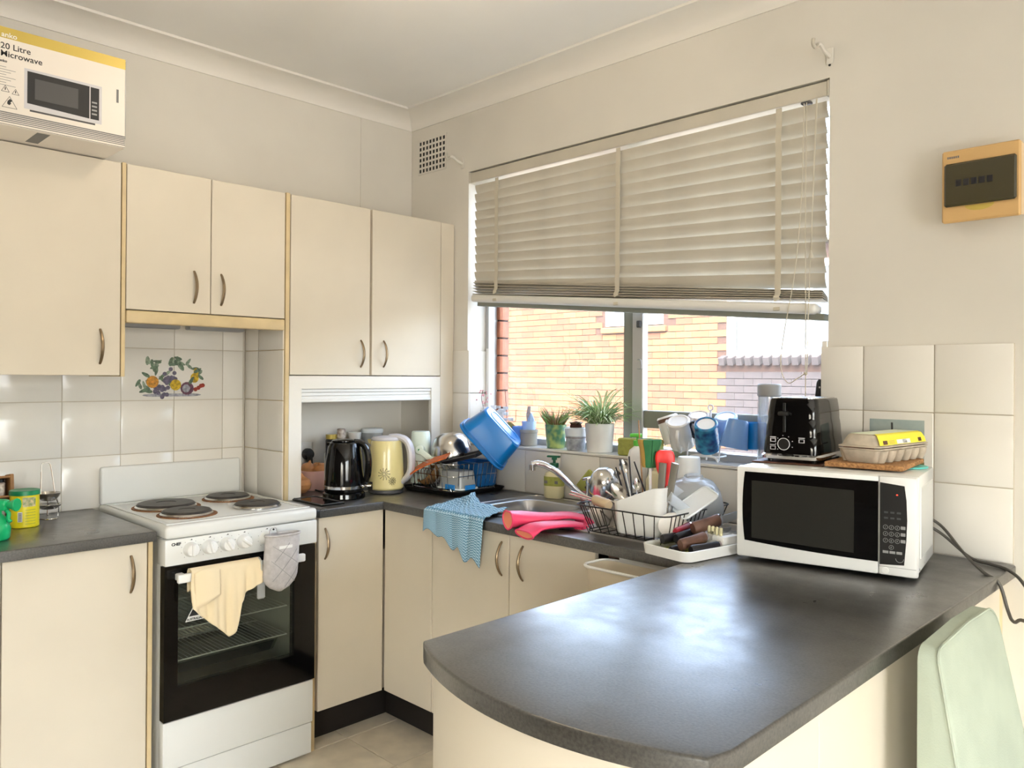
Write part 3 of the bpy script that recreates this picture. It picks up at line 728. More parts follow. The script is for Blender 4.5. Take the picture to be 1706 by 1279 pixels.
for k, y in enumerate((-1.386, -1.324, -1.263, -1.203, -1.120)):
    kb = P('knob', glathe([(0, 0), (.024, 0), (.023, .010), (.020, .024), (.018, .026), (0, .026)], 20), 'white_plastic', c, False, loc=Vector((.628, y, .832))-wl(c), rot=(0, PI/2, 0))
    P('knob_grip', gbev(-.019, -.0055, .018, .019, .0055, .034, .003), 'white_plastic', kb, False, rot=(0, 0, .3*k))
    P('dial_mark', gdisc(.0022, 0, .0006, 8), 'ink', c, False, loc=Vector((.6282, y+.004, .863))-wl(c), rot=(0, PI/2, 0))
    dm = MB()
    for q in range(9):
        a = math.radians(-140+35*q); dm.add(gbox(.6281, y+.030*math.sin(a)-.0008, .832+.030*math.cos(a)-.0012, .6286, y+.030*math.sin(a)+.0008, .832+.030*math.cos(a)+.0012))
    P('dial_scale', dm, 'ink_grey', c)
P('indicator_light', gdisc(.0035, 0, .002, 10), 'black', c, False, loc=Vector((.6282, -1.092, .858))-wl(c), rot=(0, PI/2, 0))
text('CHEF', .0125, 'ink', c, (.6284, -1.447, .8505), 'x', .0006)
for zb in (.02,): P('oven_lining', [gbox(.05, Y0+.06, .30, .055, Y1-.06, .77), gbox(.05, Y0+.055, .30, .56, Y0+.06, .77), gbox(.05, Y1-.06, .30, .56, Y1-.055, .77), gbox(.05, Y0+.06, .295, .56, Y1-.06, .30), gbox(.05, Y0+.06, .765, .56, Y1-.06, .77)], 'oven_grey', c)
d = P('oven_door', gframe(Y0+.002, Y1-.002, -1.421, -1.003, .288, .783, .392, .728, .588, .620, 'x'), 'gloss_black', c)
P('oven_window', gbox(.606, -1.423, .39, .612, -1.001, .73), 'oven_glass', d)
P('handle_strap', gbev(.650, -1.440, .735, .668, -.986, .763, .005, 2), 'white_plastic', d)
for y in (-1.42, -1.012): P('handle_bracket', gbev(.619, y-.012, .738, .652, y+.012, .760, .003), 'white_plastic', d)
def rack(z, n=26):
    r_ = MB()
    for k in range(n): r_.add(gtube([(.12, -1.415+.405*k/(n-1), z), (.57, -1.415+.405*k/(n-1), z)], .0013, 4))
    for x in (.12, .35, .57): r_.add(gtube([(x, -1.42, z-.003), (x, -1.005, z-.003)], .0024, 6))
    P('oven_rack', r_, 'rack_wire', c, kind='stuff')
rack(.462); rack(.565, 22); rack(.665, 22)
P('baking_tray', mb(rtub(.40, .36, .04, .003, .03, .94), X=Matrix.Translation((.36, -1.21, .40)) @ Matrix.Rotation(PI/2, 4, 'Z')), 'steel', c)
st = P('warning_sticker', gprism([(-1.398, .596), (-1.318, .596), (-1.358, .668)], 0, .0006), 'white_plastic', c, False, loc=(0, 0, 0))
st.parent = d; st.rotation_euler = ROT['x']; st.location = Vector((.6204, 0, 0))-wl(d)
s2_ = P('sticker_inner', gprism([(-1.386, .612), (-1.330, .612), (-1.358, .660)], .0006, .0010), 'ink', d, False); s2_.rotation_euler = ROT['x']; s2_.location = Vector((.6204, 0, 0))-wl(d)
text('AUSTRALIAN', .0095, 'ink', d, (.6212, -1.393, .599), 'x', .0003)
P('warming_drawer', gbev(.575, Y0+.003, .128, .614, Y1-.003, .283, .004, 2), 'white_enamel', c)
P('plinth_panel', gbev(.560, Y0+.003, .012, .606, Y1-.003, .124, .004, 2), 'white_enamel', c)
for x in (.08, .54):
    for y in (-1.44, -.945): P('foot', gdisc(.016, 0, .02, 12, (x, y, 0)), 'black', c)
# tea towel folded over the oven handle
def bottom(y):
    kp = [(-1.402, .655), (-1.39, .640), (-1.335, .590), (-1.277, .536), (-1.258, .552), (-1.246, .585), (-1.238, .640), (-1.225, .668), (-1.20, .682), (-1.163, .700)]
    for (a, za), (b_, zb_) in zip(kp, kp[1:]):
        if a <= y <= b_: return za+(zb_-za)*(y-a)/(b_-a)
    return .70
def towel(u, v):
    y = -1.402+.239*u; fold = .006*math.sin(u*21+1)+.004*math.sin(u*47)
    if v < .25:
        t = v/.25; return Vector((.645-.004*t, y, .70+.065*t))
    if v < .35:
        a = PI*(v-.25)/.10; return Vector((.659-.0145*math.cos(a), y, .766+.010*math.sin(a)))
    t = (v-.35)/.65; zt = .766; z = zt-(zt-bottom(y))*t
    return Vector((.676+fold*min(1, t*1.6)+.010*t, y+.012*math.sin(t*3)*(u-.5), z))
tw = O('tea_towel', ggrid(towel, 48, 36), 'cloth_cream', 'cream cloth draped over the oven door handle', 'towel', sharp=0)
tw.data.polygons.foreach_set('use_smooth', [True]*len(tw.data.polygons)); md = tw.modifiers.new('thick', 'SOLIDIFY'); md.thickness = .0025; md.offset = 1
def lapel(u, v):
    y = -1.398+.085*u; z = .765-(.115-.035*u)*v
    return Vector((.688+.008*math.sin(u*3.0)+.006*v, y, z+.012*math.sin(u*PI)*(1-v)))
lp = P('folded_corner', ggrid(lapel, 14, 10), 'cloth_cream', tw, sharp=0); lp.data.polygons.foreach_set('use_smooth', [True]*len(lp.data.polygons)); md = lp.modifiers.new('thick', 'SOLIDIFY'); md.thickness = .003
# oven mitt
mt = T('oven_mitt', 'grey quilted oven mitt hanging upside down at the right of the oven handle', 'oven mitt', (.70, -1.10, .75))
rg = []
for k in range(15):
    t = k/14; z = .660+.192*t; w = .064*(1-(1-min(1, t*3.2))**2.2*.75); yc = -1.096-.012*(1-t); th = .019+.008*math.sin(PI*t)+.006*t
    if t < .02: w *= .55; th *= .5
    rg.append([(.700+th*math.sin(2*PI*q/28), yc+w*math.copysign(abs(math.cos(2*PI*q/28))**.75, math.cos(2*PI*q/28)), z) for q in range(28)])
inn = [[(.700+(p[0]-.700)*.82, -1.096+(p[1]+1.096)*.9, p[2]-d_) for p in rg[-1]] for d_ in (0, .03)]
b = MB(); b.add(gloft(rg+inn)); P('mitt_body', b, 'mitt', mt, sharp=50)
P('cuff_binding', gtube([(p[0], p[1], p[2]) for p in rg[-1]], .0045, 6, True), 'mitt', mt)
def quilt(y0, z0, y1, z1):
    pts = []
    for k in range(9):
        y, z = y0+(y1-y0)*k/8, z0+(z1-z0)*k/8; t = (z-.66)/.192; th = .019+.008*math.sin(PI*t)+.006*t
        q = max(-1, min(1, (y+1.096+.012*(1-t))/.064)); s_ = (1-abs(q)**(2/.75))**.5 if abs(q) < 1 else 0
        pts.append((.700+th*s_+.0004, y, z))
    P('quilt_seam', gtube(pts, .0012, 4), 'grey_plastic', mt)
for q in ((-1.145, .70, -1.055, .80), (-1.14, .765, -1.085, .825), (-1.10, .675, -1.045, .745), (-1.15, .77, -1.06, .69), (-1.145, .82, -1.042, .745)): quilt(*q)
P('care_label', gbev(.728, -1.125, .808, .7295, -1.075, .818, .0004), 'white_plastic', mt)
P('hanging_loop', gtube(spl([(.69, -1.14, .850), (.685, -1.135, .872), (.685, -1.115, .874), (.69, -1.11, .850)], 5), .003, 6, flat=.4), 'mitt', mt)
cl = T('clip', 'clear plastic clip hanging from the oven handle beside the mitt', 'clip', (.685, -1.165, .69))
P('clip_body', gbev(.676, -1.180, .640, .688, -1.152, .70, .004), 'clear', cl); P('clip_hook', gtube(spl([(.684, -1.166, .70), (.685, -1.166, .755), (.672, -1.166, .775), (.655, -1.166, .772)], 4), .003, 6), 'clear', cl)

# ================================================================ CARTON ON THE CABINET
c = T('microwave_carton', 'printed white microwave carton standing on the wall cabinet', 'carton', (.33, -1.78, 2.1215))
P('carton_body', gbev(.150, -2.01, 2.1215, .508, -1.555, 2.406, .002), 'box_white', c)
X5 = .5083
def pr(name, y0, z0, y1, z1, m, dx=0): return P(name, gbox(X5-.0004+dx, y0, z0, X5+dx, y1, z1), m, c)
pr('gold_band', -2.009, 2.373, -1.556, 2.405, 'gold'); 
for k in range(6): pr('stripe', -2.009, 2.130+.0052*k, -1.556, 2.1326+.0052*k+.0006*k*.4, 'ink_grey')
pr('base_line', -2.009, 2.1235, -1.556, 2.1245, 'ink')
P('underside_stripe', gbox(.36, -1.80, 2.1211, .49, -1.765, 2.1214), 'ink_grey', c)
text('anko', .0205, 'white_plastic', c, (X5, -1.899, 2.3765), 'x', .0003)
text('20 Litre', .0245, 'ink', c, (X5, -1.9015, 2.3425), 'x', .0002); text('Microwave', .0245, 'ink', c, (X5, -1.9015, 2.3200), 'x', .0002)
text('anko', .010, 'ink', c, (X5, -1.9035, 2.303), 'x', .0003)
for k in range(8): pr('small_print', -2.0, 2.2885-.0075*k, -1.874+.012*((k*5) % 3-1), 2.2897-.0075*k, 'ink_grey')
def tri(y, z, s, name):
    o = MB()
    pts = [(y-s, z-s*.8), (y+s, z-s*.8), (y, z+s*.95)]
    for a, b_ in zip(pts, pts[1:]+pts[:1]): o.add(gtube([(X5, a[0], a[1]), (X5, b_[0], b_[1])], .0007, 4))
    o.add(gbox(X5-.0003, y-.0012, z-s*.35, X5+.0004, y+.0012, z+s*.4)); P(name, o, 'ink', c)
tri(-1.888, 2.226, .010, 'warning_triangle'); tri(-1.862, 2.222, .009, 'warning_triangle'); tri(-1.877, 2.188, .019, 'warning_triangle')
fg = MB(); fg.add(gprism([(.0, .0), (.006, .004), (.004, .008), (.009, .013), (.003, .018), (-.003, .011), (-.004, .003)], 0, .0006)); P('warning_figure', fg, 'ink', c, False, loc=Vector((X5, -1.879, 2.181))-wl(c), rot=ROT['x'])
pp = P('printed_microwave', gbox(X5-.0003, -1.840, 2.181, X5+.0002, -1.626, 2.300), 'kettle_grey', c)
P('printed_door', gprism([(-1.832, 2.198), (-1.662, 2.192), (-1.662, 2.292), (-1.832, 2.293)], 0, .0002), 'ink', pp, False, loc=Vector((X5+.0003, 0, 0))-wl(pp), rot=ROT['x'])
P('printed_window', gbox(X5+.0005, -1.812, 2.214, X5+.0007, -1.694, 2.275), 'dark_grey', pp); P('printed_panel', gbox(X5+.0003, -1.659, 2.192, X5+.0005, -1.634, 2.291), 'ink', pp)
for k in range(4): P('printed_key', gbox(X5+.0005, -1.655, 2.206+.012*k, X5+.0007, -1.640, 2.211+.012*k), 'grey_plastic', pp)
pr('printed_feet', -1.825, 2.175, -1.645, 2.1805, 'dark_grey')
pr('side_mark', -1.583, 2.262, -1.576, 2.304, 'ink_grey')
P('tape', gbev(.35, -1.5553, 2.15, .5085, -1.5546, 2.40, .0002), 'clear', c)

# ================================================================ LEFT WORKTOP
t = T('food_tin', 'yellow food tin with green lid on the short worktop', 'tin', (.226, -1.760, .9005))
P('tin_body', glathe([(0, 0), (.0405, 0), (.0420, .002), (.0420, .110), (0, .110)], 28), 'yellow_tin', t, False)
P('lid', glathe([(.0425, .104), (.0445, .104), (.0445, .117), (.043, .119), (.036, .117), (0, .116)], 28), 'green_lid', t, False)
def wrap(r, a0, pts, z0): return [(r*math.cos(a0+u/r), r*math.sin(a0+u/r), z0+v) for u, v in pts]
ca = math.atan2(-2.49+1.76, 3.18-.226)
def patch(r, a, u0, u1, z0, z1, n=6):
    a_, b_ = wrap(r, a, [(u0+(u1-u0)*k/n, z0) for k in range(n+1)], 0), wrap(r, a, [(u0+(u1-u0)*k/n, z1) for k in range(n+1)], 0)
    return a_+b_, [(k, k+1, n+2+k, n+1+k) for k in range(n)]
defm('food_print', (226, 206, 160), .4, n=.6, ns=70, c2=(92, 132, 74))
P('picture', patch(.0424, ca, -.006, .034, .068, .098), 'food_print', t, False, recalc=False)
P('barcode_label', patch(.0424, ca, -.020, -.006, .020, .052), 'white_plastic', t, False, recalc=False)
for k in range(9): P('barcode', patch(.0426, ca, -.018, -.008, .022+.0031*k, .0236+.0031*k, 3), 'ink', t, False, recalc=False)
for k in range(6): P('small_print', patch(.0424, ca, .002, .034, .012+.009*k, .0135+.009*k), 'lime', t, False, recalc=False)
t = T('spoon_rest', 'steel wire spoon rest with small ladles behind the yellow tin', 'spoon rest', (.120, -1.668, .9005))
P('wire_frame', gtube(spl([(.0, -.018, .085), (-.008, -.014, .14), (-.012, -.012, .185), (-.012, .0, .190), (-.012, .014, .185), (-.004, .020, .14), (.006, .024, .09)], 5), .0022, 6), 'chrome', t, False)
P('wire_base', gtube(spl([(.0, -.030, .003), (.045, -.012, .003), (.045, .018, .003), (.0, .036, .003), (.0, .038, .04), (-.002, .03, .07)], 5), .0022, 6), 'chrome', t, False)
P('upper_bowl', mb(glathe([(0, 0), (.022, .004), (.034, .018), (.040, .030), (.038, .030), (.032, .019), (.021, .006), (0, .002)], 20, (0, .006, .058))), 'steel', t, False)
P('lower_bowl', mb(glathe([(0, 0), (.024, .003), (.036, .012), (.040, .018), (.038, .019), (.034, .013), (0, .003)], 20, (.0, .008, .030))), 'steel', t, False)
P('post', gtube([(0, .004, .002), (0, .006, .062)], .003, 6), 'chrome', t, False)
t = T('spice_rack', 'small wooden spice rack with two shelves against the tiled splashback', 'spice rack', (.10, -1.845, .9005))
XR = Matrix.Rotation(math.radians(-9), 4, 'Y')
for y in (-.075, .075): P('side_post', gbev(-.03, y-.006, 0, .034, y+.006, .158, .002), 'wood', t, False, rot=(0, -.14, 0))
for z in (.012, .085, .150): P('shelf', gbev(-.03, -.070, z-.005, .034, .070, z+.003, .002), 'wood', t, False, rot=(0, -.14, 0))
P('back', gbox(-.032, -.070, .01, -.028, .070, .15), 'brown', t, False, rot=(0, -.14, 0))
for k, z in enumerate((.016, .089)):
    for q, y in enumerate((-.042, .0, .042)):
        j = T('spice_jar', 'spice jar with pale label, %s in the %s row of the wooden rack' % (('first', 'middle', 'last')[q], ('bottom', 'top')[k]), 'jar', (.10+.004-z*.14, -1.845+y, .9005+z+.0005), group='spice jars in the rack')
        P('glass', glathe([(0, 0), (.017, 0), (.018, .003), (.018, .040), (.014, .044), (0, .044)], 14), 'jar_label', j, False); P('cap', gdisc(.015, .044, .055, 14), 'black', j, False)
t = T('spray_bottle', 'green plastic spray bottle at the left end of the short worktop', 'spray bottle', (.418, -1.880, .9005))
P('bottle', gloft([[(x, y, z) for x, y in rrect(w_, d_, min(w_, d_)*.45, 4)] for w_, d_, z in ((.05, .056, 0), (.058, .068, .006), (.060, .072, .035), (.05, .058, .062), (.026, .026, .078), (.024, .024, .090))]), 'green_plastic', t, False)
R_ = Matrix.Rotation(.75, 4, 'Z')
P('trigger_head', mb(gbev(-.040, -.016, .088, .034, .016, .122, .009, 2), X=R_), 'green_plastic', t, False)
P('nozzle', mb(gloft([[(x_, w_*math.cos(2*PI*k/12), .106+w_*math.sin(2*PI*k/12)) for k in range(12)] for x_, w_ in ((.032, .010), (.044, .013), (.060, .020), (.062, .019))]), X=R_), 'green_plastic', t, False)
P('trigger', mb(gtube(spl([(.026, 0, .092), (.036, 0, .080), (.034, 0, .064), (.042, 0, .054)], 4), .006, 8), X=R_), 'green_plastic', t, False)

# ================================================================ GARAGE: KETTLES AND JARS
t = T('electric_kettle', 'glossy black electric kettle in front of the roller shutter garage', 'kettle', (.410, -.658, .9005), (0, 0, .78))
P('power_base', glathe([(0, 0), (.084, 0), (.086, .004), (.084, .020), (.076, .026), (0, .026)], 36), 'gloss_black', t, False)
P('kettle_body', glathe([(0, .027), (.078, .027), (.080, .036), (.080, .050), (.079, .085), (.074, .150), (.066, .205), (.060, .222), (.048, .230), (0, .233)], 40), 'gloss_black', t, False)
P('chrome_band', glathe([(.0800, .040), (.0815, .041), (.0815, .052), (.0798, .053)], 40, closed=True), 'chrome', t, False)
P('handle', gtube(spl([(.040, 0, .226), (.072, 0, .221), (.092, 0, .198), (.100, 0, .150), (.098, 0, .100), (.088, 0, .066), (.072, 0, .058)], 6), [.014]*37, 10, flat=1.45), 'gloss_black', t, False)
P('switch', gbev(.078, -.014, .044, .112, .014, .054, .004, 2), 'chrome', t, False)
P('water_window', patch(.0795, math.radians(206), -.014, .010, .075, .185), 'grey_plastic', t, False, recalc=False)
P('spout', gloft([[(-.040, -.022, .20), (-.040, .022, .20), (-.040, .016, .226), (-.040, -.016, .226)], [(-.069, -.010, .214), (-.069, .010, .214), (-.070, .008, .223), (-.070, -.008, .223)]]), 'gloss_black', t, False)
P('lid', glathe([(.05, .230), (.05, .234), (.03, .238), (0, .239)], 30), 'gloss_black', t, False)
t = T('electric_kettle', 'pale yellow electric kettle printed with two dark flowers', 'kettle', (.400, -.440, .9005), (0, 0, .62))
P('power_base', glathe([(0, 0), (.074, 0), (.076, .004), (.074, .014), (0, .014)], 36), 'dark_grey', t, False)
P('kettle_body', glathe([(0, .015), (.070, .015), (.076, .022), (.0765, .060), (.074, .120), (.069, .180), (.064, .222), (.062, .226), (0, .226)], 40), 'cream_kettle', t, False)
P('lid', glathe([(.064, .222), (.065, .228), (.058, .236), (.03, .240), (0, .241)], 36), 'kettle_grey', t, False)
P('handle', gtube(spl([(.015, 0, .236), (.055, 0, .236), (.088, 0, .222), (.106, 0, .190), (.112, 0, .140), (.108, 0, .092), (.092, 0, .064), (.070, 0, .046)], 6), [.0125+.004*math.sin(PI*k/42) for k in range(43)], 10, flat=1.6), 'kettle_grey', t, False)
P('spout', gloft([[(-.046, -.022, .19), (-.046, .022, .19), (-.05, .018, .226), (-.05, -.018, .226)], [(-.080, -.006, .212), (-.080, .006, .212), (-.082, .005, .225), (-.082, -.005, .225)]]), 'cream_kettle', t, False)
P('switch_panel', patch(.0772, math.radians(225), -.030, .022, .016, .050), 'dark_grey', t, False, recalc=False)
def flower(par, r, a, z, s):
    o = MB()
    for k in range(11):
        an = 2*PI*k/11; p = wrap(r, a, [(.2*s*math.cos(an), .2*s*math.sin(an)), (.62*s*math.cos(an+.12), .62*s*math.sin(an+.12)), (s*math.cos(an), s*math.sin(an))], z); o.add(gtube(p, 0.0009, 4))
        o.add(gdisc(.0024, -.0004, .0004, 6), X=Matrix.Translation(p[2]) @ Matrix.Rotation(PI/2, 4, 'Y'))
    P('flower_print', o, 'ink', par, False)
flower(t, .0775, math.radians(-78), .085, .024); flower(t, .0778, math.radians(-52), .055, .015)
t = T('glass_tray', 'dark glass tray lying under the black kettle beside the cooker', 'tray', (.43, -.775, .9005))
P('tray_plate', gbev(-.10, -.075, 0, .12, .03, .005, .002), 'gloss_black', t, False)
P('tray_rim', gtube([(x+.01, y-.022, .006) for x, y in rrect(.215, .100, .012, 3)], .0022, 5, True), 'dark_grey', t, False)
t = T('socket', 'white wall socket inside the appliance garage', 'socket', (.010, -.600, 1.04))
P('plate', gbev(0, -.036, -.058, .006, .036, .058, .003), 'white_plastic', t, False); P('rocker', gbev(.006, -.012, .03, .009, .012, .045, .001), 'white_plastic', t, False)
t = T('plug', 'black plug with cable in the garage socket', 'plug', (.017, -.595, 1.045))
P('plug_body', mb(glathe([(0, 0), (.026, 0), (.026, .018), (.020, .030), (0, .032)], 20), X=Matrix.Rotation(PI/2, 4, 'Y')), 'black', t, False)
P('plug_neck', gtube([(.022, 0, -.01), (.026, .002, -.045), (.022, .004, -.062)], [.014, .011, .008], 8), 'black', t, False)
P('cable', gtube(spl([(.022, .004, -.06), (.022, .0, -.09), (.05, -.02, -.125), (.15, -.05, -.1400), (.26, -.06, -.1400), (.33, -.055, -.1400)], 6), .0035, 6), 'black', t, False)
t = T('onion', 'brown onion at the left side of the garage', 'onion', (.205, -.735, .9005))
P('bulb', glathe([(0, 0), (.02, .004), (.040, .022), (.044, .040), (.036, .060), (.014, .074), (.006, .086), (0, .088)], 24), 'onion', t, False)
t = T('onion', 'second brown onion, behind the first one in the garage', 'onion', (.115, -.770, .9005))
P('bulb', glathe([(0, 0), (.02, .004), (.036, .020), (.040, .036), (.033, .054), (.013, .067), (.005, .078), (0, .08)], 24), 'onion', t, False)
t = T('plastic_tub', 'pink plastic tub of orange onions in the corner of the garage', 'tub', (.125, -.625, .9005))
P('tub', mb(rtub(.13, .12, .085, .003, .04, .78), X=Matrix.Identity(4)), 'bag_pink', t, False)
for k, (x, y, z) in enumerate(((-.015, -.02, .085), (.02, .025, .082), (-.02, .03, .08))):
    o = O('onion', glathe([(0, -.03), (.025, -.02), (.034, 0), (.028, .02), (.008, .034), (.003, .046), (0, .048)], 18), 'onion', ('orange onion nearest the socket in the pink tub', 'orange onion at the front of the pink tub', 'orange onion at the back of the pink tub')[k], 'onion', (.125+x, -.625+y, .9005+z), (.5*k, .4, 0), group='onions in the pink tub')
t = T('jar', 'dark jar with gold lid at the back of the garage', 'jar', (.085, -.512, .9005))
P('glass', glathe([(0, 0), (.024, 0), (.025, .004), (.025, .205), (.022, .212), (0, .212)], 18), 'knife_black', t, False); P('lid', gdisc(.025, .212, .232, 18), 'gold', t, False)
t = T('bottle', 'slim bottle with printed white cap and pink band in the garage', 'bottle', (.110, -.476, .9005))
P('glass', glathe([(0, 0), (.022, 0), (.023, .005), (.023, .150), (.012, .175), (.012, .19), (0, .19)], 18), 'lime', t, False); P('neck_band', gdisc(.017, .188, .212, 18), 'pink_dish', t, False); P('cap', gdisc(.019, .213, .258, 18, ch=.003), 'jar_label', t, False)
t = T('paper_cup', 'white cup upside down on a jar in the garage', 'cup', (.105, -.400, .9005))
P('jar', glathe([(0, 0), (.030, 0), (.031, .004), (.031, .190), (0, .190)], 20), 'ceramic', t, False); P('cup', glathe([(.022, .1905), (.030, .236), (.029, .238), (.010, .238), (0, .236)], 20), 'ceramic', t, False)
t = T('cereal_jar', 'clear canister of cereal with clear lid at the back of the garage', 'canister', (.100, -.300, .9005))
P('canister', glathe([(0, 0), (.042, 0), (.046, .008), (.048, .236), (.0465, .236), (.044, .010), (0, .003)], 28), 'clear', t, False)
P('cereal', glathe([(0, .004), (.042, .010), (.0425, .17), (.02, .185), (0, .18)], 24), 'cereal', t, False)
P('lid', glathe([(.050, .232), (.051, .236), (.051, .248), (.048, .252), (0, .250)], 28), 'frosted', t, False)
for k, (y, lab) in enumerate(((-.210, 'small black topped bottle at the back right of the garage'), (-.180, 'second small black topped bottle, nearest the garage side'))):
    t = T('bottle', lab, 'bottle', (.09, y, .9005), group='small black topped bottles in the garage')
    P('glass', glathe([(0, 0), (.013, 0), (.014, .004), (.014, .17), (0, .17)], 14), 'copper_glass', t, False); P('cap', gdisc(.0145, .171, .212, 14, ch=.002), 'black', t, False)

# ================================================================ SINK AND TAP
c = T('sink', 'stainless steel sink with main bowl, half bowl and ridged drainer under the window', 'sink', (1.43, -.28, .9))
def plate_holes(outer, holes, z0, z1):
    bm = bmesh.new(); es = []
    for lp_ in [outer]+holes:
        vs = [bm.verts.new((x, y, z1)) for x, y in lp_]; es += [bm.edges.new((vs[i], vs[(i+1) % len(vs)])) for i in range(len(vs))]
    bmesh.ops.triangle_fill(bm, edges=es, use_beauty=True)
    r = bmesh.ops.extrude_face_region(bm, geom=bm.faces[:])
    for v in r['geom']:
        if isinstance(v, bmesh.types.BMVert): v.co.z = z0
    bm.verts.index_update(); out = [v.co[:] for v in bm.verts], [[v.index for v in f.verts] for f in bm.faces]; bm.free(); return out
h1 = rrect(.31, .335, .07, 6, 1.115, -.305); h2 = rrect(.17, .30, .05, 6, 1.395, -.305)
P('sink_rim', plate_holes(rrect(1.055, .465, .06, 6, 1.430, -.279), [h1, h2], .9003, .9035), 'brushed_steel', c, sharp=20)
P('rim_bead', gtube([(x, y, .9036) for x, y in rrect(1.045, .455, .056, 6, 1.430, -.279)], .0022, 6, True), 'brushed_steel', c)
def bowl(cx, cy, w, d, r, depth):
    rg = []
    for s, z in ((1.0, .9036), (.985, .899), (.955, .86), (.93, .9-depth+.03), (.88, .9-depth+.006), (.5, .9-depth), (.1, .9-depth-.002)):
        rg.append([(x, y, z) for x, y in rrect(w*s, d*s, r*s, 6, cx, cy)])
    b = MB(); b.add(gloft(rg, cap=False)); b.f.append(tuple(range(len(b.v)-28, len(b.v)))); b.m.append(0); return b
bo = P('main_bowl', bowl(1.115, -.305, .31, .335, .07, .16), 'brushed_steel', c); bo.modifiers.new('t', 'SOLIDIFY').thickness = .0012
P('waste', gdisc(.035, .7405, .744, 20, (1.115, -.305, 0)), 'chrome', bo)
bo = P('half_bowl', bowl(1.395, -.305, .17, .30, .05, .12), 'brushed_steel', c); bo.modifiers.new('t', 'SOLIDIFY').thickness = .0012
for k in range(8): P('drainer_ridge', gbev(1.53, -.47+.045*k, .9034, 1.90, -.455+.045*k, .9062, .0013), 'brushed_steel', c)
c = T('mixer_tap', 'chrome mixer tap with long spout behind the sink', 'tap', (1.250, -.098, .9037))
P('tap_body', glathe([(0, 0), (.026, 0), (.026, .008), (.020, .014), (.019, .070), (.022, .085), (.020, .105), (0, .112)], 24), 'chrome', c, False)
P('spout', gtube(spl([(1.245, -.105, .930), (1.220, -.135, .955), (1.165, -.19, 1.028), (1.135, -.225, 1.056), (1.110, -.25, 1.066), (1.095, -.268, 1.062)], 7), [.0125]*29+[.0115]*7, 12), 'chrome', c)
P('aerator', gdisc(.0125, 1.040, 1.062, 14, (1.097, -.266, 0)), 'chrome', c)
P('lever', gbev(-.010, -.008, .100, .012, .055, .112, .005, 2), 'chrome', c, False, rot=(.25, 0, -.9))

# ================================================================ LEFT DISH RACK (chrome, black tray)
def wire_rack(name, label, cx, cy, w, d, z0, z1, rim_m, inset, n1, n2, r, mid=None, loops=True):
    t = T(name, label, 'dish rack', (cx, cy, z0-.012))
    top = rrect(w, d, .035, 4, cx, cy); bot = rrect(w-2*inset, d-2*inset, .03, 4, cx, cy)
    P('top_rim', gtube([(x, y, z1) for x, y in top], r*1.45, 6, True), rim_m, t); P('base_rim', gtube([(x, y, z0) for x, y in bot], r*1.2, 6, True), rim_m, t)
    if mid: 
        f = (z1-mid)/(z1-z0); P('middle_rim', gtube([(x, y, mid) for x, y in rrect(w-2*inset*f, d-2*inset*f, .033, 4, cx, cy)], r*1.2, 6, True), rim_m, t)
    iw, idd = w/2, d/2
    for s in (-1, 1):
        for k in range(n1):
            q = -1+2*(k+.5)/n1; x, xb = cx+q*(iw-.02), cx+q*(iw-inset-.015)
            P('wire', gtube([(x, cy+s*idd, z1), (xb, cy+s*(idd-inset), z0)], r, 4), rim_m, t)
        for k in range(n2):
            q = -1+2*(k+.5)/n2; y, yb = cy+q*(idd-.02), cy+q*(idd-inset-.015)
            P('wire', gtube([(cx+s*iw, y, z1), (cx+s*(iw-inset), yb, z0)], r, 4), rim_m, t)
    for k in range(7):
        x = cx+(iw-inset-.01)*(-1+2*(k+.5)/7); P('floor_wire', gtube([(x, cy-idd+inset, z0), (x, cy+idd-inset, z0)], r, 4), rim_m, t)
    for sx in (-1, 1):
        for sy in (-1, 1): P('foot', gtube([(cx+sx*(iw-inset-.02), cy+sy*(idd-inset), z0+.012), (cx+sx*(iw-inset-.012), cy+sy*(idd-inset-.004), z0-.010), (cx+sx*(iw-inset-.004), cy+sy*(idd-inset), z0+.012)], r*1.2, 5), rim_m, t)
    return t
t = T('drip_tray', 'black drip tray under the left dish rack in the corner', 'tray', (.545, -.180, .9005))
P('tray_body', mb(rtub(.345, .320, .018, .003, .03, .95)), 'black', t, False)
rk = wire_rack('dish_rack', 'chrome wire dish rack on a black tray in the corner of the worktop', .545, -.180, .318, .290, .9175, 1.030, 'chrome', .018, 7, 9, .0014, .978)
rk.location.z = .9055
for ch in rk.children: ch.location.z += 0
for k in range(6): P('plate_loop', gtube(spl([(.42+.022*k, -.30+.004*k, .918), (.42+.022*k, -.30, .985), (.43+.022*k, -.285, .998), (.44+.022*k, -.27, .985), (.44+.022*k, -.27, .918)], 4), .0014, 4), 'chrome', rk)
t = T('food_box', 'clear plastic box with bright blue clips upside down in the left dish rack', 'box', (.632, -.235, .9195), (0, 0, .05))
P('box_body', mb(rtub(.135, .105, .076, .002, .016, .88), X=Matrix.Translation((0, 0, .078)) @ Matrix.Rotation(PI, 4, 'X')), 'clear', t, False)
P('rim', gtube([(x, y, .005) for x, y in rrect(.143, .113, .018, 4)], .004, 6, True), 'frosted', t, False)
P('clip', gbev(-.012, -.0645, .002, .045, -.0585, .024, .002), 'blue_clip', t, False); P('clip', gbev(.0725, -.03, .002, .0785, .03, .022, .002), 'blue_clip', t, False)
O('bowl', glathe([(0, 0), (.028, .002), (.048, .022), (.055, .052), (.051, .052), (.044, .024), (.026, .007), (0, .006)], 28), 'wood', 'wooden bowl on its side at the left of the chrome dish rack', 'bowl', (.478, -.235, .942), (.75, -.35, 0))
def nrm(n, up=(0, 0, 1)): return Vector(n).to_track_quat('Z', 'Y').to_euler()
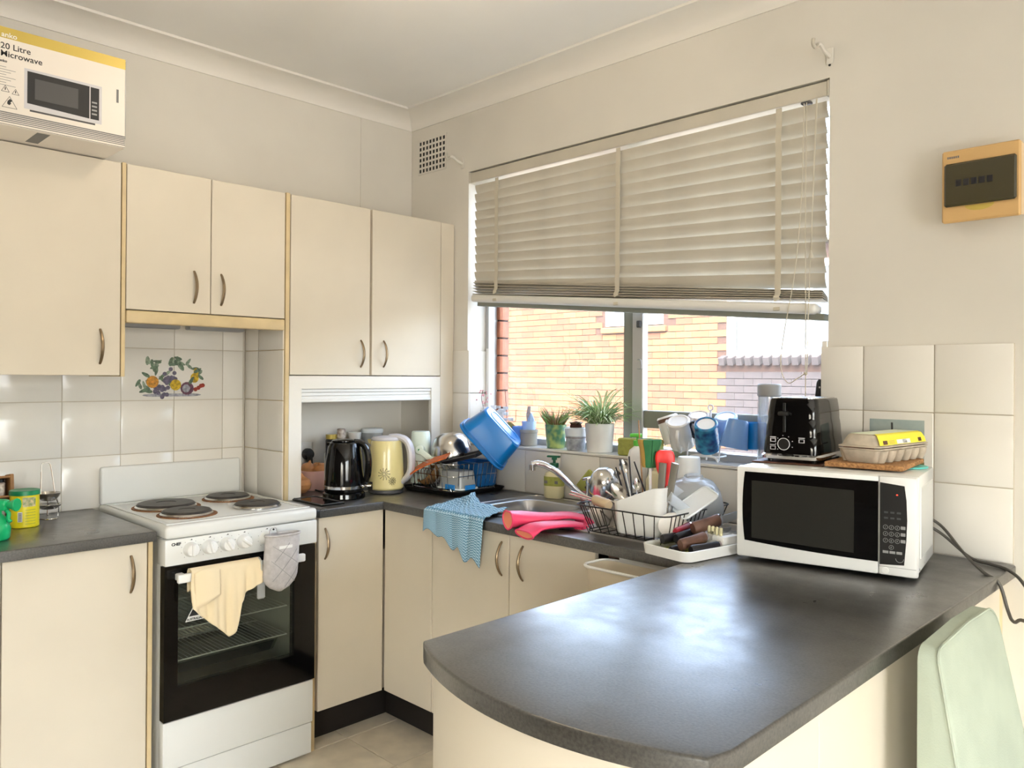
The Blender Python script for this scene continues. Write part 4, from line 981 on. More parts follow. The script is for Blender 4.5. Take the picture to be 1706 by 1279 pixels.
def sheet(w, d, th, bend=0, n=8):
    top = [(-w/2+w*k/n, bend*math.sin(PI*k/n)) for k in range(n+1)]
    b = MB(); b.add(gloft([[(x, -d/2, z), (x, d/2, z), (x, d/2, z+th), (x, -d/2, z+th)] for x, z in top])); return b
O('cutting_mat', sheet(.23, .12, .006, .012), 'orange', 'orange flexible cutting mat leaning across the chrome dish rack', 'cutting mat', (.520, -.312, 1.010), axes((.165, .093, .098), (-.5, .8, .2)))
t = T('rotary_grater', 'pale mint rotary grater standing at the left end of the chrome dish rack', 'grater', (.405, -.255, .925), (0, 0, .6))
P('drum_body', gloft([[(x, y, z) for x, y in rrect(w_, d_, .03, 4)] for w_, d_, z in ((.084, .075, 0), (.092, .08, .05), (.088, .078, .16), (.080, .07, .222), (.074, .064, .228))]), 'mint', t, False)
P('crank_hub', mb(gdisc(.021, 0, .03, 18, ch=.004), X=Matrix.Translation((.012, -.034, .150)) @ Matrix.Rotation(PI/2, 4, 'X')), 'mint', t, False)
P('hub_screw', mb(gdisc(.005, 0, .003, 10), X=Matrix.Translation((.012, -.064, .150)) @ Matrix.Rotation(PI/2, 4, 'X')), 'green_lid', t, False)
P('crank_arm', gbev(-.002, -.010, -.013, .085, .0, .013, .005, 2), 'mint', t, False, loc=(.012, -.058, .150), rot=(0, .62, 0))
P('crank_knob', gbev(-.014, -.042, -.016, .014, .0, .016, .006, 2), 'mint', t, False, loc=(.078, -.048, .106), rot=(0, .62, 0))
dish = glathe([(0, 0), (.045, 0), (.070, .010), (.078, .016), (.077, .018), (.068, .013), (.044, .004), (0, .003)], 32)
for k, lb in enumerate(('thin pale plate standing nearest the mint grater in the chrome rack', 'thin pale plate, middle of the three in the chrome rack', 'thin pale plate leaning against the steel bowl in the chrome rack')):
    O('plate', dish, 'ceramic', lb, 'plate', (.448+.022*k, -.185+.016*k, 1.035), nrm((.66+.05*k, .60, .30+.06*k)), group='plates standing in the chrome rack')
O('bowl', glathe([(.090, 0), (.092, .004), (.0915, .035), (.083, .075), (.064, .105), (.036, .121), (0, .124), (0, .122), (.035, .119), (.062, .103), (.081, .074), (.0895, .035)], 40, closed=True), 'steel', 'brushed steel mixing bowl upside down on the chrome dish rack', 'bowl', (.536, -.180, 1.030), (.10, -.10, 0))
Rv, Cv = Vector((.712, .702, 0)), Vector((.70, -.71, .06))
e1 = (Rv*.68+Vector((0, 0, -.73))).normalized(); e2 = (Rv*.72+Vector((0, 0, .68))+Cv*.20).normalized()
t = T('basin', 'bright blue plastic basin tipped on its side on the chrome dish rack', 'basin', (.762, -.150, 1.150))
t.rotation_euler = Matrix((e1, (-e2).cross(e1), -e2)).transposed().to_euler()
P('basin_body', mb(rtub(.245, .17, .125, .003, .045, .86, 0, 7), X=Matrix.Translation((0, 0, -.062))), 'blue_tub', t, False)
P('rim', gtube([(x, y, .060) for x, y in rrect(.255, .18, .049, 7)], .0045, 8, True), 'blue_tub', t, False)
P('foot_ridge', gtube([(x, y, -.062) for x, y in rrect(.15, .09, .03, 5)], .0025, 6, True), 'blue_tub', t, False)
P('rim_step', gtube([(x, y, .046) for x, y in rrect(.248, .173, .047, 7)], .003, 6, True), 'blue_tub', t, False)
t = T('basin', 'darker blue plastic tub lying low in the chrome dish rack', 'basin', (.615, -.105, .9225))
P('basin_body', mb(rtub(.165, .125, .105, .003, .03, .9, .006, 5)), 'blue_deep', t, False)
t = T('oven_tray', 'black baking tray leaning on the blue tub in the chrome rack', 'tray', (.655, -.225, 1.045), axes((.8, .35, .22), (-.3, .8, .10)))
P('tray_body', mb(rtub(.175, .10, .016, .002, .012, .94)), 'knife_black', t, False); P('rim', gtube([(x, y, .016) for x, y in rrect(.177, .102, .013, 4)], .0022, 5, True), 'dark_grey', t, False)

# ================================================================ CLOTH AND GLOVES
def uvgrid(fn, nu, nv, m, name, label, cat):
    o = O(name, ggrid(fn, nu, nv), m, label, cat, sharp=0); me = o.data
    me.polygons.foreach_set('use_smooth', [True]*len(me.polygons)); uv = me.uv_layers.new(name='UVMap')
    for l in me.loops:
        i = l.vertex_index; uv.data[l.index].uv = ((i % (nu+1))/nu, (i//(nu+1))/nv)
    md = o.modifiers.new('thick', 'SOLIDIFY'); md.thickness = .0016; md.offset = 1; return o
def cloth(u, v):
    zb_ = .806-.05*u+.012*math.sin(u*9)+.010*math.sin(u*23)-(.045*(1 if u > .72 else max(0, (u-.62)/.1))*(1-.3*u)) + .02
    if v < .45:
        t = v/.45; xa, ya = .826+.14*u+.16*u*u*u, -.385+.03*math.sin(u*6)-.03*u; xb_, yb_ = .872+.318*u, -.604
        pk = .030*math.exp(-((u-.45)/.25)**2-((t-.1)/.35)**2)+.007*abs(math.sin(u*17+t*6))*(1-t)*1.2+.004*abs(math.sin(u*31-t*11))
        return Vector((xa+(xb_-xa)*t, ya+(yb_-ya)*t, .9075+pk))
    t = (v-.45)/.55
    return Vector((.872+.318*u+.012*t*math.sin(u*5), -.6085-.006*abs(math.sin(u*11+1))-.004*t, .9065-(.9065-zb_)*t-(.004 if t > 0 else 0)))
uvgrid(cloth, 60, 44, 'wave_cloth', 'dishcloth', 'blue wavy-striped dishcloth hanging over the worktop edge', 'cloth')
def glove(label, path, hw, hh, z_up=(0, 0, 1)):
    p = [Vector(q) for q in spl(path, 4)]; n = len(p); rg = []
    import bisect
    def itp(a, t): k = min(int(t*(len(a)-1)), len(a)-2); f = t*(len(a)-1)-k; return a[k]*(1-f)+a[k+1]*f
    for i, q in enumerate(p):
        tg = (p[min(i+1, n-1)]-p[max(i-1, 0)]).normalized(); sd = tg.cross(Vector(z_up)).normalized(); up = sd.cross(tg)
        w_, h_ = itp(hw, i/(n-1)), itp(hh, i/(n-1))
        rg.append([q+sd*w_*math.cos(2*PI*k/24)+up*h_*math.sin(2*PI*k/24)*(1+.10*math.sin(3*2*PI*k/24+i*.5)) for k in range(24)])
    t = T('rubber_glove', label, 'glove', p[0])
    P('glove_body', gloft(rg), 'pink_glove', t)
    c0 = p[0]; tg = (p[1]-p[0]).normalized()
    inn_ = [[c0+(q-c0)*s-tg*o for q in rg[0]] for s, o in ((1.0, .0005), (.90, .0012), (.86, -.0)) ]
    P('cuff_rim', gtube([v-tg*.001 for v in rg[0]], .0032, 6, True), 'pink_glove', t)
    P('cuff_lining', gloft([[c0+(q-c0)*.9-tg*.0012 for q in rg[0]], [c0+(q-c0)*.86-tg*.0008 for q in rg[0]], [c0+(q-c0)*.3-tg*.0006 for q in rg[0]]]), 'glove_inside', t)
    for k, (dx, dy, dz) in enumerate(((.02, .026, -.05), (.03, .010, -.06), (.03, -.008, -.062), (.022, -.024, -.055))):
        e = p[-1]; P('finger', gtube(spl([e-(p[-1]-p[-2])*1.5+Vector((dx*.1, dy*.6, -.002)), e+Vector((dx*.5, dy, dz*.35)), e+Vector((dx, dy*1.2, dz))], 4), [.009]*5+[.009, .008, .007, .004], 8), 'pink_glove', t)
    return t
glove('pink rubber glove with open round cuff beside the blue dishcloth', [(1.318, -.618, .924), (1.338, -.562, .924), (1.375, -.495, .925), (1.425, -.440, .930), (1.470, -.405, .922)], [.036, .040, .052, .056, .046, .034], [.030, .024, .016, .012, .010, .009])
glove('pink rubber glove with flattened cuff drooping over the worktop edge', [(1.420, -.645, .894), (1.428, -.604, .912), (1.455, -.555, .918), (1.492, -.505, .918), (1.52, -.475, .912)], [.046, .048, .050, .046, .036, .028], [.015, .012, .010, .009, .009, .008])

# ================================================================ BEHIND THE SINK
t = T('soap_bottle', 'cream printed soap pump bottle with dark green pump behind the sink', 'bottle', (1.020, -.052, .9045), (0, 0, .3))
P('bottle', gloft([[(x, y, z) for x, y in rrect(w_, d_, min(w_, d_)*.42, 5)] for w_, d_, z in ((.076, .052, 0), (.082, .056, .006), (.082, .056, .085), (.070, .048, .102), (.032, .032, .110), (.030, .030, .112))]), 'soap_cream', t, False)
P('label', gloft([[(x, y, z) for x, y in rrect(.0832, .0572, .0235, 5)] for z in (.050, .088)], cap=False), 'lime', t, False)
for x in (-.024, .022): P('label_mark', gbox(x-.007, -.0292, .060, x+.007, -.0288, .072), 'ink_grey', t, False)
P('clear_neck', gdisc(.022, .110, .124, 16), 'clear', t, False); P('pump_collar', gdisc(.018, .122, .142, 16, ch=.002), 'dark_green', t, False); P('pump_stem', gdisc(.006, .142, .166, 10), 'dark_green', t, False)
P('pump_head', gbev(-.032, -.008, .164, .026, .008, .172, .003), 'dark_green', t, False); P('pump_cap', gdisc(.011, .155, .168, 12), 'dark_green', t, False)
t = T('soap_dish', 'pink oval dish holding scourers behind the tap', 'dish', (1.235, -.054, .9045))
P('dish', gloft([[(x*s, y*s, z) for x, y in rrect(.16, .058, .028, 5)] for s, z in ((.75, 0), (.8, .004), (1, .046), (1, .049), (.95, .049), (.76, .007), (.72, .006))]), 'pink_dish', t, False)
O('scourer', gbev(-.045, -.009, -.028, .045, .009, .028, .006, 2), 'scourer_lime', 'lime and black scourer leaning in the pink dish', 'scourer', (1.190, -.046, .985), (0, -.85, .1))
O('scourer', gbev(-.040, -.009, -.03, .035, .009, .03, .006, 2), 'knife_black', 'black scourer leaning behind the tap in the pink dish', 'scourer', (1.232, -.050, .972), (0, -.80, .05))
t = T('detergent_bottle', 'white detergent bottle with bright green pump behind the right dish rack', 'bottle', (1.425, -.038, .9045), (0, 0, .5))
P('bottle', gloft([[(x, y, z) for x, y in rrect(w_, d_, min(w_, d_)*.42, 5)] for w_, d_, z in ((.07, .044, 0), (.074, .048, .005), (.074, .048, .20), (.062, .042, .222), (.03, .03, .236), (.028, .028, .238))]), 'white_plastic', t, False)
P('pump_collar', gdisc(.017, .238, .258, 16, ch=.002), 'pump_green', t, False); P('pump_stem', gdisc(.006, .258, .274, 10), 'pump_green', t, False); P('pump_head', gbev(-.030, -.010, .270, .016, .010, .284, .005, 2), 'pump_green', t, False)
t = T('cream_bottle', 'squat cream bottle behind the cutlery caddy', 'bottle', (1.525, -.055, .9065))
P('bottle', glathe([(0, 0), (.040, 0), (.042, .005), (.042, .12), (.030, .145), (.016, .152), (.016, .165), (0, .165)], 24), 'soap_cream', t, False); P('cap', gdisc(.019, .165, .182, 16), 'white_plastic', t, False)

# ================================================================ RIGHT DISH RACK (black wire)
RX, RY, RW, RD = 1.735, -.388, .345, .375
rk = wire_rack('dish_rack', 'black wire dish rack on the sink drainer holding cutlery and bowls', RX, RY, RW, RD, .9185, 1.0, 'black', .028, 8, 15, .0016)
rk.location.z = .9065
# cutlery caddy with a sloping rim
t = T('cutlery_caddy', 'white plastic cutlery caddy with sloping rim in the black dish rack', 'caddy', (1.755, -.468, .9205), (0, 0, .07))
def cad(s, zf, o=0): 
    return [(x*s, y*s*(1+.05*math.sin(x*70)), zf(x)) for x, y in rrect(.172-2*o, .098-2*o, .026, 6)]
zr_ = lambda x: .098+.052*(1/(1+math.exp(-(x-.01)*55)))
P('caddy_body', gloft([cad(.86, lambda x: 0), cad(.90, lambda x: .005), cad(1, lambda x: zr_(x)*.95), cad(1.02, zr_), cad(.975, zr_), cad(.88, lambda x: .008), cad(.84, lambda x: .004)]), 'white_plastic', t, False)
for x in (-.03, .03): P('divider', gbox(x-.001, -.040, .006, x+.001, .040, .085), 'white_plastic', t, False)
def item(name, label, cat, parts, group=None):
    a = Vector(parts[0][2]); t = T(name, label, cat, a, group=group)
    for nm, g, loc, m in parts: P(nm, g, m, t)
    return t
def stick(a, b, r0, r1, n=6): return gtube([a, tuple((Vector(a)+Vector(b))/2), b], [r0, (r0+r1)/2, r1], n)
for k, (tp, ft) in enumerate((((1.627, -.440, 1.110), (1.712, -.462, .945)), ((1.646, -.445, 1.137), (1.718, -.455, .945)), ((1.679, -.440, 1.149), (1.722, -.47, .945)), ((1.700, -.442, 1.134), (1.785, -.462, .985)))):
    O('chopstick', stick(tp, ft, .0024, .0034), 'knife_black', ('black chopstick leaning furthest out of the caddy towards the tap', 'black chopstick beside the spoon in the caddy', 'tallest black chopstick standing in the caddy', 'black chopstick leaning apart towards the sponge brush in the caddy')[k], 'chopstick', group='chopsticks in the caddy')
def spoon(label, head, foot, s, m='steel', nrm=(.7, -.7, .2)):
    hd, ft = Vector(head), Vector(foot); ax = (hd-ft).normalized(); nr = Vector(nrm); nr = (nr-ax*nr.dot(ax)).normalized(); sd = ax.cross(nr)
    t = T('spoon', label, 'spoon', ft)
    rg = []
    for k in range(9):
        q = k/8; w = s*.62*math.sin(PI*(.06+.90*q))**.75; c_ = hd-ax*s*(1-2*q)*.95; dp = s*.30*math.sin(PI*q)
        rg.append([c_+sd*w*x-nr*dp*(1-x*x) for x in (-1, -.6, -.2, .2, .6, 1)]+[c_+sd*w*x-nr*(dp*(1-x*x)+.0012) for x in (1, .6, .2, -.2, -.6, -1)])
    P('spoon_bowl', gloft(rg), m, t, sharp=60); P('handle', stick(tuple(hd-ax*s*.93), tuple(ft), .0026, .0036), m, t); return t
spoon('steel spoon with bowl up, tallest of the spoons in the caddy', (1.651, -.430, 1.115), (1.726, -.462, .945), .024)
spoon('steel spoon with bowl up, nearest the tap in the caddy', (1.632, -.438, 1.083), (1.708, -.470, .945), .022)
spoon('large steel serving spoon hanging low at the front of the caddy', (1.668, -.480, 1.040), (1.745, -.468, .960), .034)
spoon('steel spoon half hidden behind the chopsticks in the caddy', (1.690, -.415, 1.06), (1.735, -.455, .945), .022)
t = T('bottle_brush', 'bottle brush with striped green and yellow sponge head standing in the caddy', 'brush', (1.770, -.455, .945))
P('handle', stick((1.766, -.450, 1.12), (1.775, -.458, .945), .0045, .005, 8), 'ceramic', t)
for k in range(8):
    a0, a1 = PI/4*k, PI/4*(k+1); rg = []
    for q in range(9):
        f = q/8; z = 1.122+.086*f; R2 = (.0245+.017*f**2.4)*(.90 if q in (0, 8) else 1)
        rg.append([(.0015*math.cos((a0+a1)/2), .0015*math.sin((a0+a1)/2), z)]+[(R2*math.cos(a0+.03+(a1-a0-.06)*j/5), R2*math.sin(a0+.03+(a1-a0-.06)*j/5), z) for j in range(6)])
    P('sponge_wedge', mb(gloft(rg), X=Matrix.Translation((1.758, -.442, 0)) @ Matrix.Rotation(.05, 4, 'Z')), 'sponge_yellow' if k in (1, 5) else 'scourer_green', t)
t = T('spatula', 'bright red silicone spatula standing head up in the caddy', 'spatula', (1.815, -.455, .945))
P('blade', mb(gloft([[(x*s, y, z) for x, y in rrect(.060, .011, .0053, 3)] for s, z in ((.35, 0), (.6, .03), (.86, .052), (1.0, .080), (.98, .092), (.86, .102), (.6, .108))]), X=Matrix.Translation((1.813, -.440, 1.070)) @ Matrix.Rotation(.72, 4, 'Z')), 'red', t)
P('handle', stick((1.812, -.441, 1.08), (1.815, -.455, .945), .006, .006, 8), 'red', t)
for k, (tp, ft, lb) in enumerate((((1.826, -.470, 1.142), (1.812, -.470, .945), 'grey handled knife standing upright in front of the red spatula'), ((1.864, -.462, 1.144), (1.826, -.462, .945), 'grey handled knife leaning right in the caddy'))):
    t = T('table_knife', lb, 'knife', ft)
    d_ = (Vector(tp)-Vector(ft)).normalized(); mid_ = Vector(tp)-d_*.115
    P('handle', gtube([mid_, (mid_+Vector(tp))/2, Vector(tp)], [.0105, .0120, .0128], 8, flat=.6), 'knife_steel', t); P('blade', stick(tuple(mid_), ft, .004, .005), 'steel', t)
O('wooden_skewer', stick((1.579, -.250, 1.252), (1.640, -.30, .93), .0022, .0026), 'wood', 'long thin wooden skewer rising behind the sponge brush', 'skewer')
t = T('ladle', 'polished steel ladle with domed bowl in the black dish rack beside the tap', 'ladle', (1.52, -.375, .93))
P('ladle_bowl', mb(glathe([(0, .052), (.024, .047), (.042, .030), (.050, .006), (.050, -.030), (.0485, -.030), (.0485, .006), (.041, .028), (.023, .045), (0, .050)], 32), X=Matrix.Translation((1.512, -.352, 1.042)) @ Matrix.Rotation(.25, 4, 'Y') @ Matrix.Rotation(.25, 4, 'X')), 'steel', t)
P('bowl_rim', mb(gtube([(.0495*math.cos(2*PI*k/32), .0495*math.sin(2*PI*k/32), -.031) for k in range(32)], .002, 5, True), X=Matrix.Translation((1.512, -.352, 1.042)) @ Matrix.Rotation(.25, 4, 'Y') @ Matrix.Rotation(.25, 4, 'X')), 'gold', t)
P('handle', stick((1.545, -.385, 1.02), (1.69, -.33, .925), .004, .005), 'steel', t)
t = T('tongs', 'steel tongs with cream roller handle lying across the corner of the black rack', 'tongs', (1.60, -.515, 1.006))
for dy in (-.008, .010): P('prong', stick((1.487, -.500+dy*.4, 1.020+dy*.4), (1.615, -.522+dy, 1.010), .0024, .0026), 'chrome', t)
P('roller_handle', gtube([(1.605, -.520, 1.013), (1.61, -.521, 1.0125), (1.668, -.532, 1.004), (1.672, -.533, 1.003)], [.014, .0165, .0165, .014], 14), 'tong_handle', t)
O('saucer', dish, 'steel', 'small steel dish leaning inside the left end of the black rack', 'dish', (1.615, -.440, .955), axes((.75, .3, -.55), (.5, -.3, .6)))
spoon('steel teaspoon lying at the bottom left of the black rack', (1.655, -.49, .928), (1.62, -.36, .926), .018, nrm=(0, 0, 1))
gl = glathe([(.030, .0), (.030, .008), (.034, .010), (.062, .022), (.082, .050), (.092, .090), (.0925, .112), (.0905, .112), (.089, .090), (.079, .052), (.060, .026), (.02, .012), (.0, .012), (0, .009), (.028, .009), (.028, .0)], 40)
t = T('glass_bowl', 'clear glass bowl upside down at the right end of the black rack', 'bowl', (1.842, -.325, 1.092), tilt((.10, -.18, 1)))
P('bowl_body', gl, 'clear', t, False)
t = T('plastic_cup', 'tall frosted plastic cup upside down behind the glass bowl', 'cup', (1.765, -.228, 1.140), tilt((0, 0, 1)))
P('cup_body', glathe([(0, 0), (.034, 0), (.036, .004), (.042, .216), (.041, .216), (.034, .006), (0, .004)], 28), 'frosted', t, False)
t = T('square_container', 'clear square container leaning between the caddy and the glass bowl', 'container', (1.845, -.420, 1.012), axes((.55, .45, -.55), (-.4, .75, .2)))
P('container_body', mb(rtub(.10, .08, .035, .002, .014, .9)), 'clear', t, False)
t = T('container_lid', 'white translucent square lid leaning on the right rim of the black rack', 'lid', (1.905, -.418, 1.028), axes((.50, .62, .52), (.75, -.45, -.2)))
P('lid_plate', gprism(rrect(.125, .085, .016, 4), 0, .003), 'frosted', t, False); P('lid_rim', gtube([(x, y, .002) for x, y in rrect(.125, .085, .016, 4)], .004, 6, True), 'frosted', t, False)
O('plate', glathe([(0, 0), (.026, 0), (.040, .006), (.044, .010), (.042, .011), (.024, .003), (0, .003)], 28), 'ceramic', 'small white plate standing at the front right corner of the black rack', 'plate', (1.868, -.478, .956), nrm((.40, -.62, .62)))
O('plate', dish, 'ceramic', 'white plate standing under the glass bowl at the back of the black rack', 'plate', (1.840, -.275, .985), axes((1, .1, 0), (0, .35, .9)))

# ================================================================ KNIVES ON THE TRAY
t = T('knife_tray', 'white tray with lime floor at the edge of the worktop beside the microwave', 'tray', (1.958, -.512, .9005), (0, 0, -.16))
P('tray_body', mb(rtub(.176, .255, .030, .004, .028, .97, 0, 6)), 'white_plastic', t, False)
P('tray_floor', gprism(rrect(.160, .236, .022, 4), .0045, .0060), 'lime', t, False)
kr = P('knife_holder', gbev(-.05, .045, .006, .072, .115, .050, .005, 2), 'white_plastic', t, False)
for k in range(5): P('holder_slot', gbox(-.036+.021*k, .060, .0502, -.030+.021*k, .105, .0508), 'grey_plastic', kr, False)
for k in range(4): P('holder_tooth', gbev(.008+.014*k, .048, .050, .018+.014*k, .058, .074, .003), 'soap_cream', kr, False)
def knife(label, a, b, r, m, blade=.13, cat='knife', flat=.75, bw_=.016):
    A, B = Vector(a), Vector(b); d_ = (B-A).normalized(); t = T('kitchen_knife', label, cat, A)
    P('handle', gtube([A, A+d_*.006, (A+B)/2, B-d_*.004, B], [r*.85, r, r*.92, r, r*.9], 12, flat=flat, up=(0, 0, 1)), m, t)
    P('bolster', gtube([B, B+d_*.006], r*.92, 10, flat=flat, up=(0, 0, 1)), 'chrome', t)
    if blade:
        sd = Vector((0, 0, 1)).cross(d_).normalized(); E = B+d_*.005
        P('blade', gloft([[E-Vector((0, 0, bw_)), E+Vector((0, 0, bw_*.6)), E+Vector((0, 0, bw_*.6))+sd*.0015, E-Vector((0, 0, bw_))+sd*.0006], [E+d_*blade*.7-Vector((0, 0, bw_*.9)), E+d_*blade*.7+Vector((0, 0, bw_*.5)), E+d_*blade*.7+Vector((0, 0, bw_*.5))+sd*.0012, E+d_*blade*.7-Vector((0, 0, bw_*.9))+sd*.0006], [E+d_*blade-Vector((0, 0, bw_*.1)), E+d_*blade+Vector((0, 0, bw_*.3)), E+d_*blade+Vector((0, 0, bw_*.3))+sd*.0008, E+d_*blade-Vector((0, 0, bw_*.1))+sd*.0004]]), 'steel', t, sharp=20)
    return t
knife('thick brown handled knife resting on top of the other knives on the tray', (1.950, -.502, .966), (1.982, -.415, .984), .0195, 'knife_brown', .11)
knife('reddish brown handled knife in the middle of the tray', (1.972, -.602, .937), (1.990, -.505, .948), .0170, 'knife_brown', .11)
knife('black handled knife lying along the front of the tray', (2.005, -.600, .925), (2.033, -.505, .928), .0165, 'knife_black', 0)
knife('black handled knife with glossy back under the thick brown one', (1.932, -.562, .943), (1.934, -.455, .952), .0150, 'knife_black', .12)
knife('short black knife sticking out over the left edge of the tray', (1.902, -.585, .940), (1.916, -.530, .942), .0150, 'knife_black', .10)
knife('short black knife low at the front left of the tray', (1.958, -.628, .922), (1.952, -.555, .922), .0135, 'knife_black', .08)
knife('dark red handled peeler behind the black knives on the tray', (1.915, -.540, .956), (1.905, -.450, .962), .012, 'dark_red', 0, 'peeler')

# ================================================================ ON THE WINDOW SILL
SZ = 1.0960
t = T('spider_plant', 'bushy striped spider plant in a white pot on the sill', 'potted plant', (1.170, .055, SZ))
P('pot', glathe([(0, 0), (.050, 0), (.052, .004), (.060, .112), (.060, .116), (.0565, .116), (.050, .006), (0, .006)], 36), 'ceramic', t, False)
P('soil', glathe([(0, .104), (.056, .104), (.056, .098), (0, .09)], 20), 'soil', t, False)
rp_ = random.Random(11); lf = MB()
def blade(b, x, y, z, a, L, up, w, m0, m1, droop=1.0):
    cv = rp_.uniform(-.22, .22); n = 7; dx, dy = math.cos(a), math.sin(a); L_, R_, Lm, Rm = [], [], [], []
    for k in range(n+1):
        q = k/n; h = L*up*(q-droop*q*q*.60); rad = L*(1-up*.45)*q**1.1; ww = w*(math.sin(PI*(.12+.88*q))**.6 if q < 1 else .05)
        s = Vector((-dy, dx, 0)); c_ = Vector((x+dx*rad, y+dy*rad, z+h))+s*(cv*L*q*q)
        L_.append(c_-s*ww); Lm.append(c_-s*ww*.45-Vector((0, 0, ww*.3))); Rm.append(c_+s*ww*.45-Vector((0, 0, ww*.3))); R_.append(c_+s*ww)
    v = L_+Lm+Rm+R_; N = n+1
    for j, mi in ((0, m0), (1, m1), (2, m0)):
        b.add(([tuple(p) for p in v], [(j*N+k, j*N+k+1, (j+1)*N+k+1, (j+1)*N+k) for k in range(n)]), mi=mi)
for k in range(270):
    a = rp_.uniform(0, 2*PI); up = rp_.uniform(.45, 1.25); L = rp_.uniform(.12, .27)
    if math.sin(a) > .5: L *= .6
    q = rp_.uniform(0, .03); blade(lf, q*math.cos(a), q*math.sin(a), .104, a, L, up, rp_.uniform(.0032, .0052), 0, 1, rp_.uniform(.6, 1.5))
P('foliage', lf, ['leaf', 'leaf_pale'], t, False, stuff=True, recalc=False, sharp=0)
t = T('succulent_pot', 'spiky succulent in a green patterned glass on the sill', 'potted plant', (.930, .058, SZ))
P('pot', glathe([(0, 0), (.036, 0), (.038, .003), (.047, .100), (.045, .100), (.036, .005), (0, .005)], 30), 'tealpot', t, False)
P('soil', gdisc(.0445, .086, .094, 20), 'soil', t, False)
lf = MB()
for k in range(70):
    a = rp_.uniform(0, 2*PI); q = rp_.uniform(0, .034); b0 = Vector((q*math.cos(a), q*math.sin(a), .092)); L = rp_.uniform(.05, .09)
    e = b0+Vector((math.cos(a)*L*rp_.uniform(.2, .9), math.sin(a)*L*rp_.uniform(.2, .9), L*rp_.uniform(.6, 1.0)))
    lf.add(gtube([b0, (b0+e)/2+Vector((0, 0, .002)), e], [.0038, .0036, .0006], 5, flat=.6), mi=k % 3 == 0)
P('foliage', lf, ['succulent', 'leaf'], t, False, stuff=True)
lf = MB()
for k in range(8): blade(lf, -.03, -.01, .094, PI+rp_.uniform(-1.1, 1.1), rp_.uniform(.03, .06), 1.0, .008, 0, 0, .6)
P('leaves', lf, ['pot_grey'], t, False, stuff=True, recalc=False, sharp=0)
t = T('wrapped_pot', 'small pot wrapped in grey and white plastic between succulent and spider plant', 'potted plant', (1.050, .048, SZ))
P('pot', glathe([(0, 0), (.036, 0), (.038, .004), (.044, .082), (.040, .082), (.036, .006), (0, .006)], 26), 'bagfilm', t, False)
P('plastic_film', glathe([(.0415, .056), (.046, .075), (.0465, .090), (.040, .094), (.037, .084)], 26), 'plastic_film', t, False); P('tie', gtube([(.0425*math.cos(2*PI*k/26), .0425*math.sin(2*PI*k/26), .052) for k in range(26)], .0012, 5, True), 'brown', t, False)
P('bark', mb(glathe([(0, .12), (.018, .114), (.026, .098), (.022, .082), (0, .080)], 14)), 'soil', t, False)
for k in range(9): P('leaf', mb(gloft([[(-.004, 0, 0), (.004, 0, 0), (.004, .001, 0), (-.004, .001, 0)], [(-.011, .003, .018), (.011, .003, .018), (.011, .004, .018), (-.011, .004, .018)], [(-.003, .012, .030), (.003, .012, .030), (.003, .013, .030), (-.003, .013, .030)]]), X=Matrix.Translation((.012*math.cos(k*.7), .012*math.sin(k*.7), .10)) @ Matrix.Rotation(k*.7, 4, 'Z') @ Matrix.Rotation(-.7, 4, 'X')), 'succulent', t, False)
t = T('stone_pot', 'small grey stone pot on the sill with another cup on top', 'pot', (.775, .055, SZ))
P('pot_body', glathe([(0, 0), (.034, 0), (.037, .004), (.038, .056), (.040, .058), (.040, .070), (.036, .070), (.034, .006), (0, .006)], 28), 'pot_grey', t, False)
P('soil', gdisc(.035, .055, .064, 18), 'soil', t, False)
t = T('glass_cup', 'small soil-filled cup standing in the grey stone pot', 'cup', (.775, .055, SZ+.0645))
P('cup_body', glathe([(0, 0), (.026, 0), (.029, .004), (.032, .042), (.030, .042), (.027, .006), (0, .005)], 24), 'mug_ltblue', t, False); P('soil', gdisc(.028, .030, .037, 16), 'soil', t, False)
P('shell', gloft([[(-.012, 0, .036), (.010, 0, .036), (.010, .003, .036), (-.012, .003, .036)], [(-.016, -.002, .07), (.008, -.002, .07), (.008, .001, .07), (-.016, .001, .07)], [(-.004, -.004, .108), (.012, -.004, .108), (.012, -.001, .108), (-.004, -.001, .108)]]), 'jar_label', t, False)
P('blue_crystal', glathe([(.014, .036), (.016, .050), (.004, .078), (0, .080)], 6, (.016, -.004, 0)), 'mug_ltblue', t, False)
t = T('blue_pot', 'square pale blue pot on the sill behind the blue basin', 'pot', (.722, .060, SZ), (0, 0, .3))
P('pot_body', mb(rtub(.062, .062, .082, .003, .006, .86)), 'mug_blue', t, False)
t = T('dried_flowers', 'pot of dried twigs and pale petals at the left end of the sill', 'potted plant', (.600, .060, SZ))
P('pot', glathe([(0, 0), (.036, 0), (.04, .004), (.048, .085), (.045, .085), (.037, .006), (0, .006)], 24), 'wood', t, False)
P('twig', gtube(spl([(.02, .01, .06), (.010, .02, .14), (-.006, .03, .20), (-.012, .03, .245)], 5), .0014, 5), 'brown', t, False)
P('twig', gtube(spl([(.03, 0, .07), (.05, .0, .095), (.075, 0, .098), (.088, 0, .108), (.090, 0, .150), (.098, 0, .152)], 4), .0010, 5), 'brown', t, False)
P('twig', gtube(spl([(-.02, 0, .06), (-.10, .0, .12), (-.135, 0, .19), (-.13, 0, .235)], 5), .0014, 5), 'brown', t, False)
pe = MB()
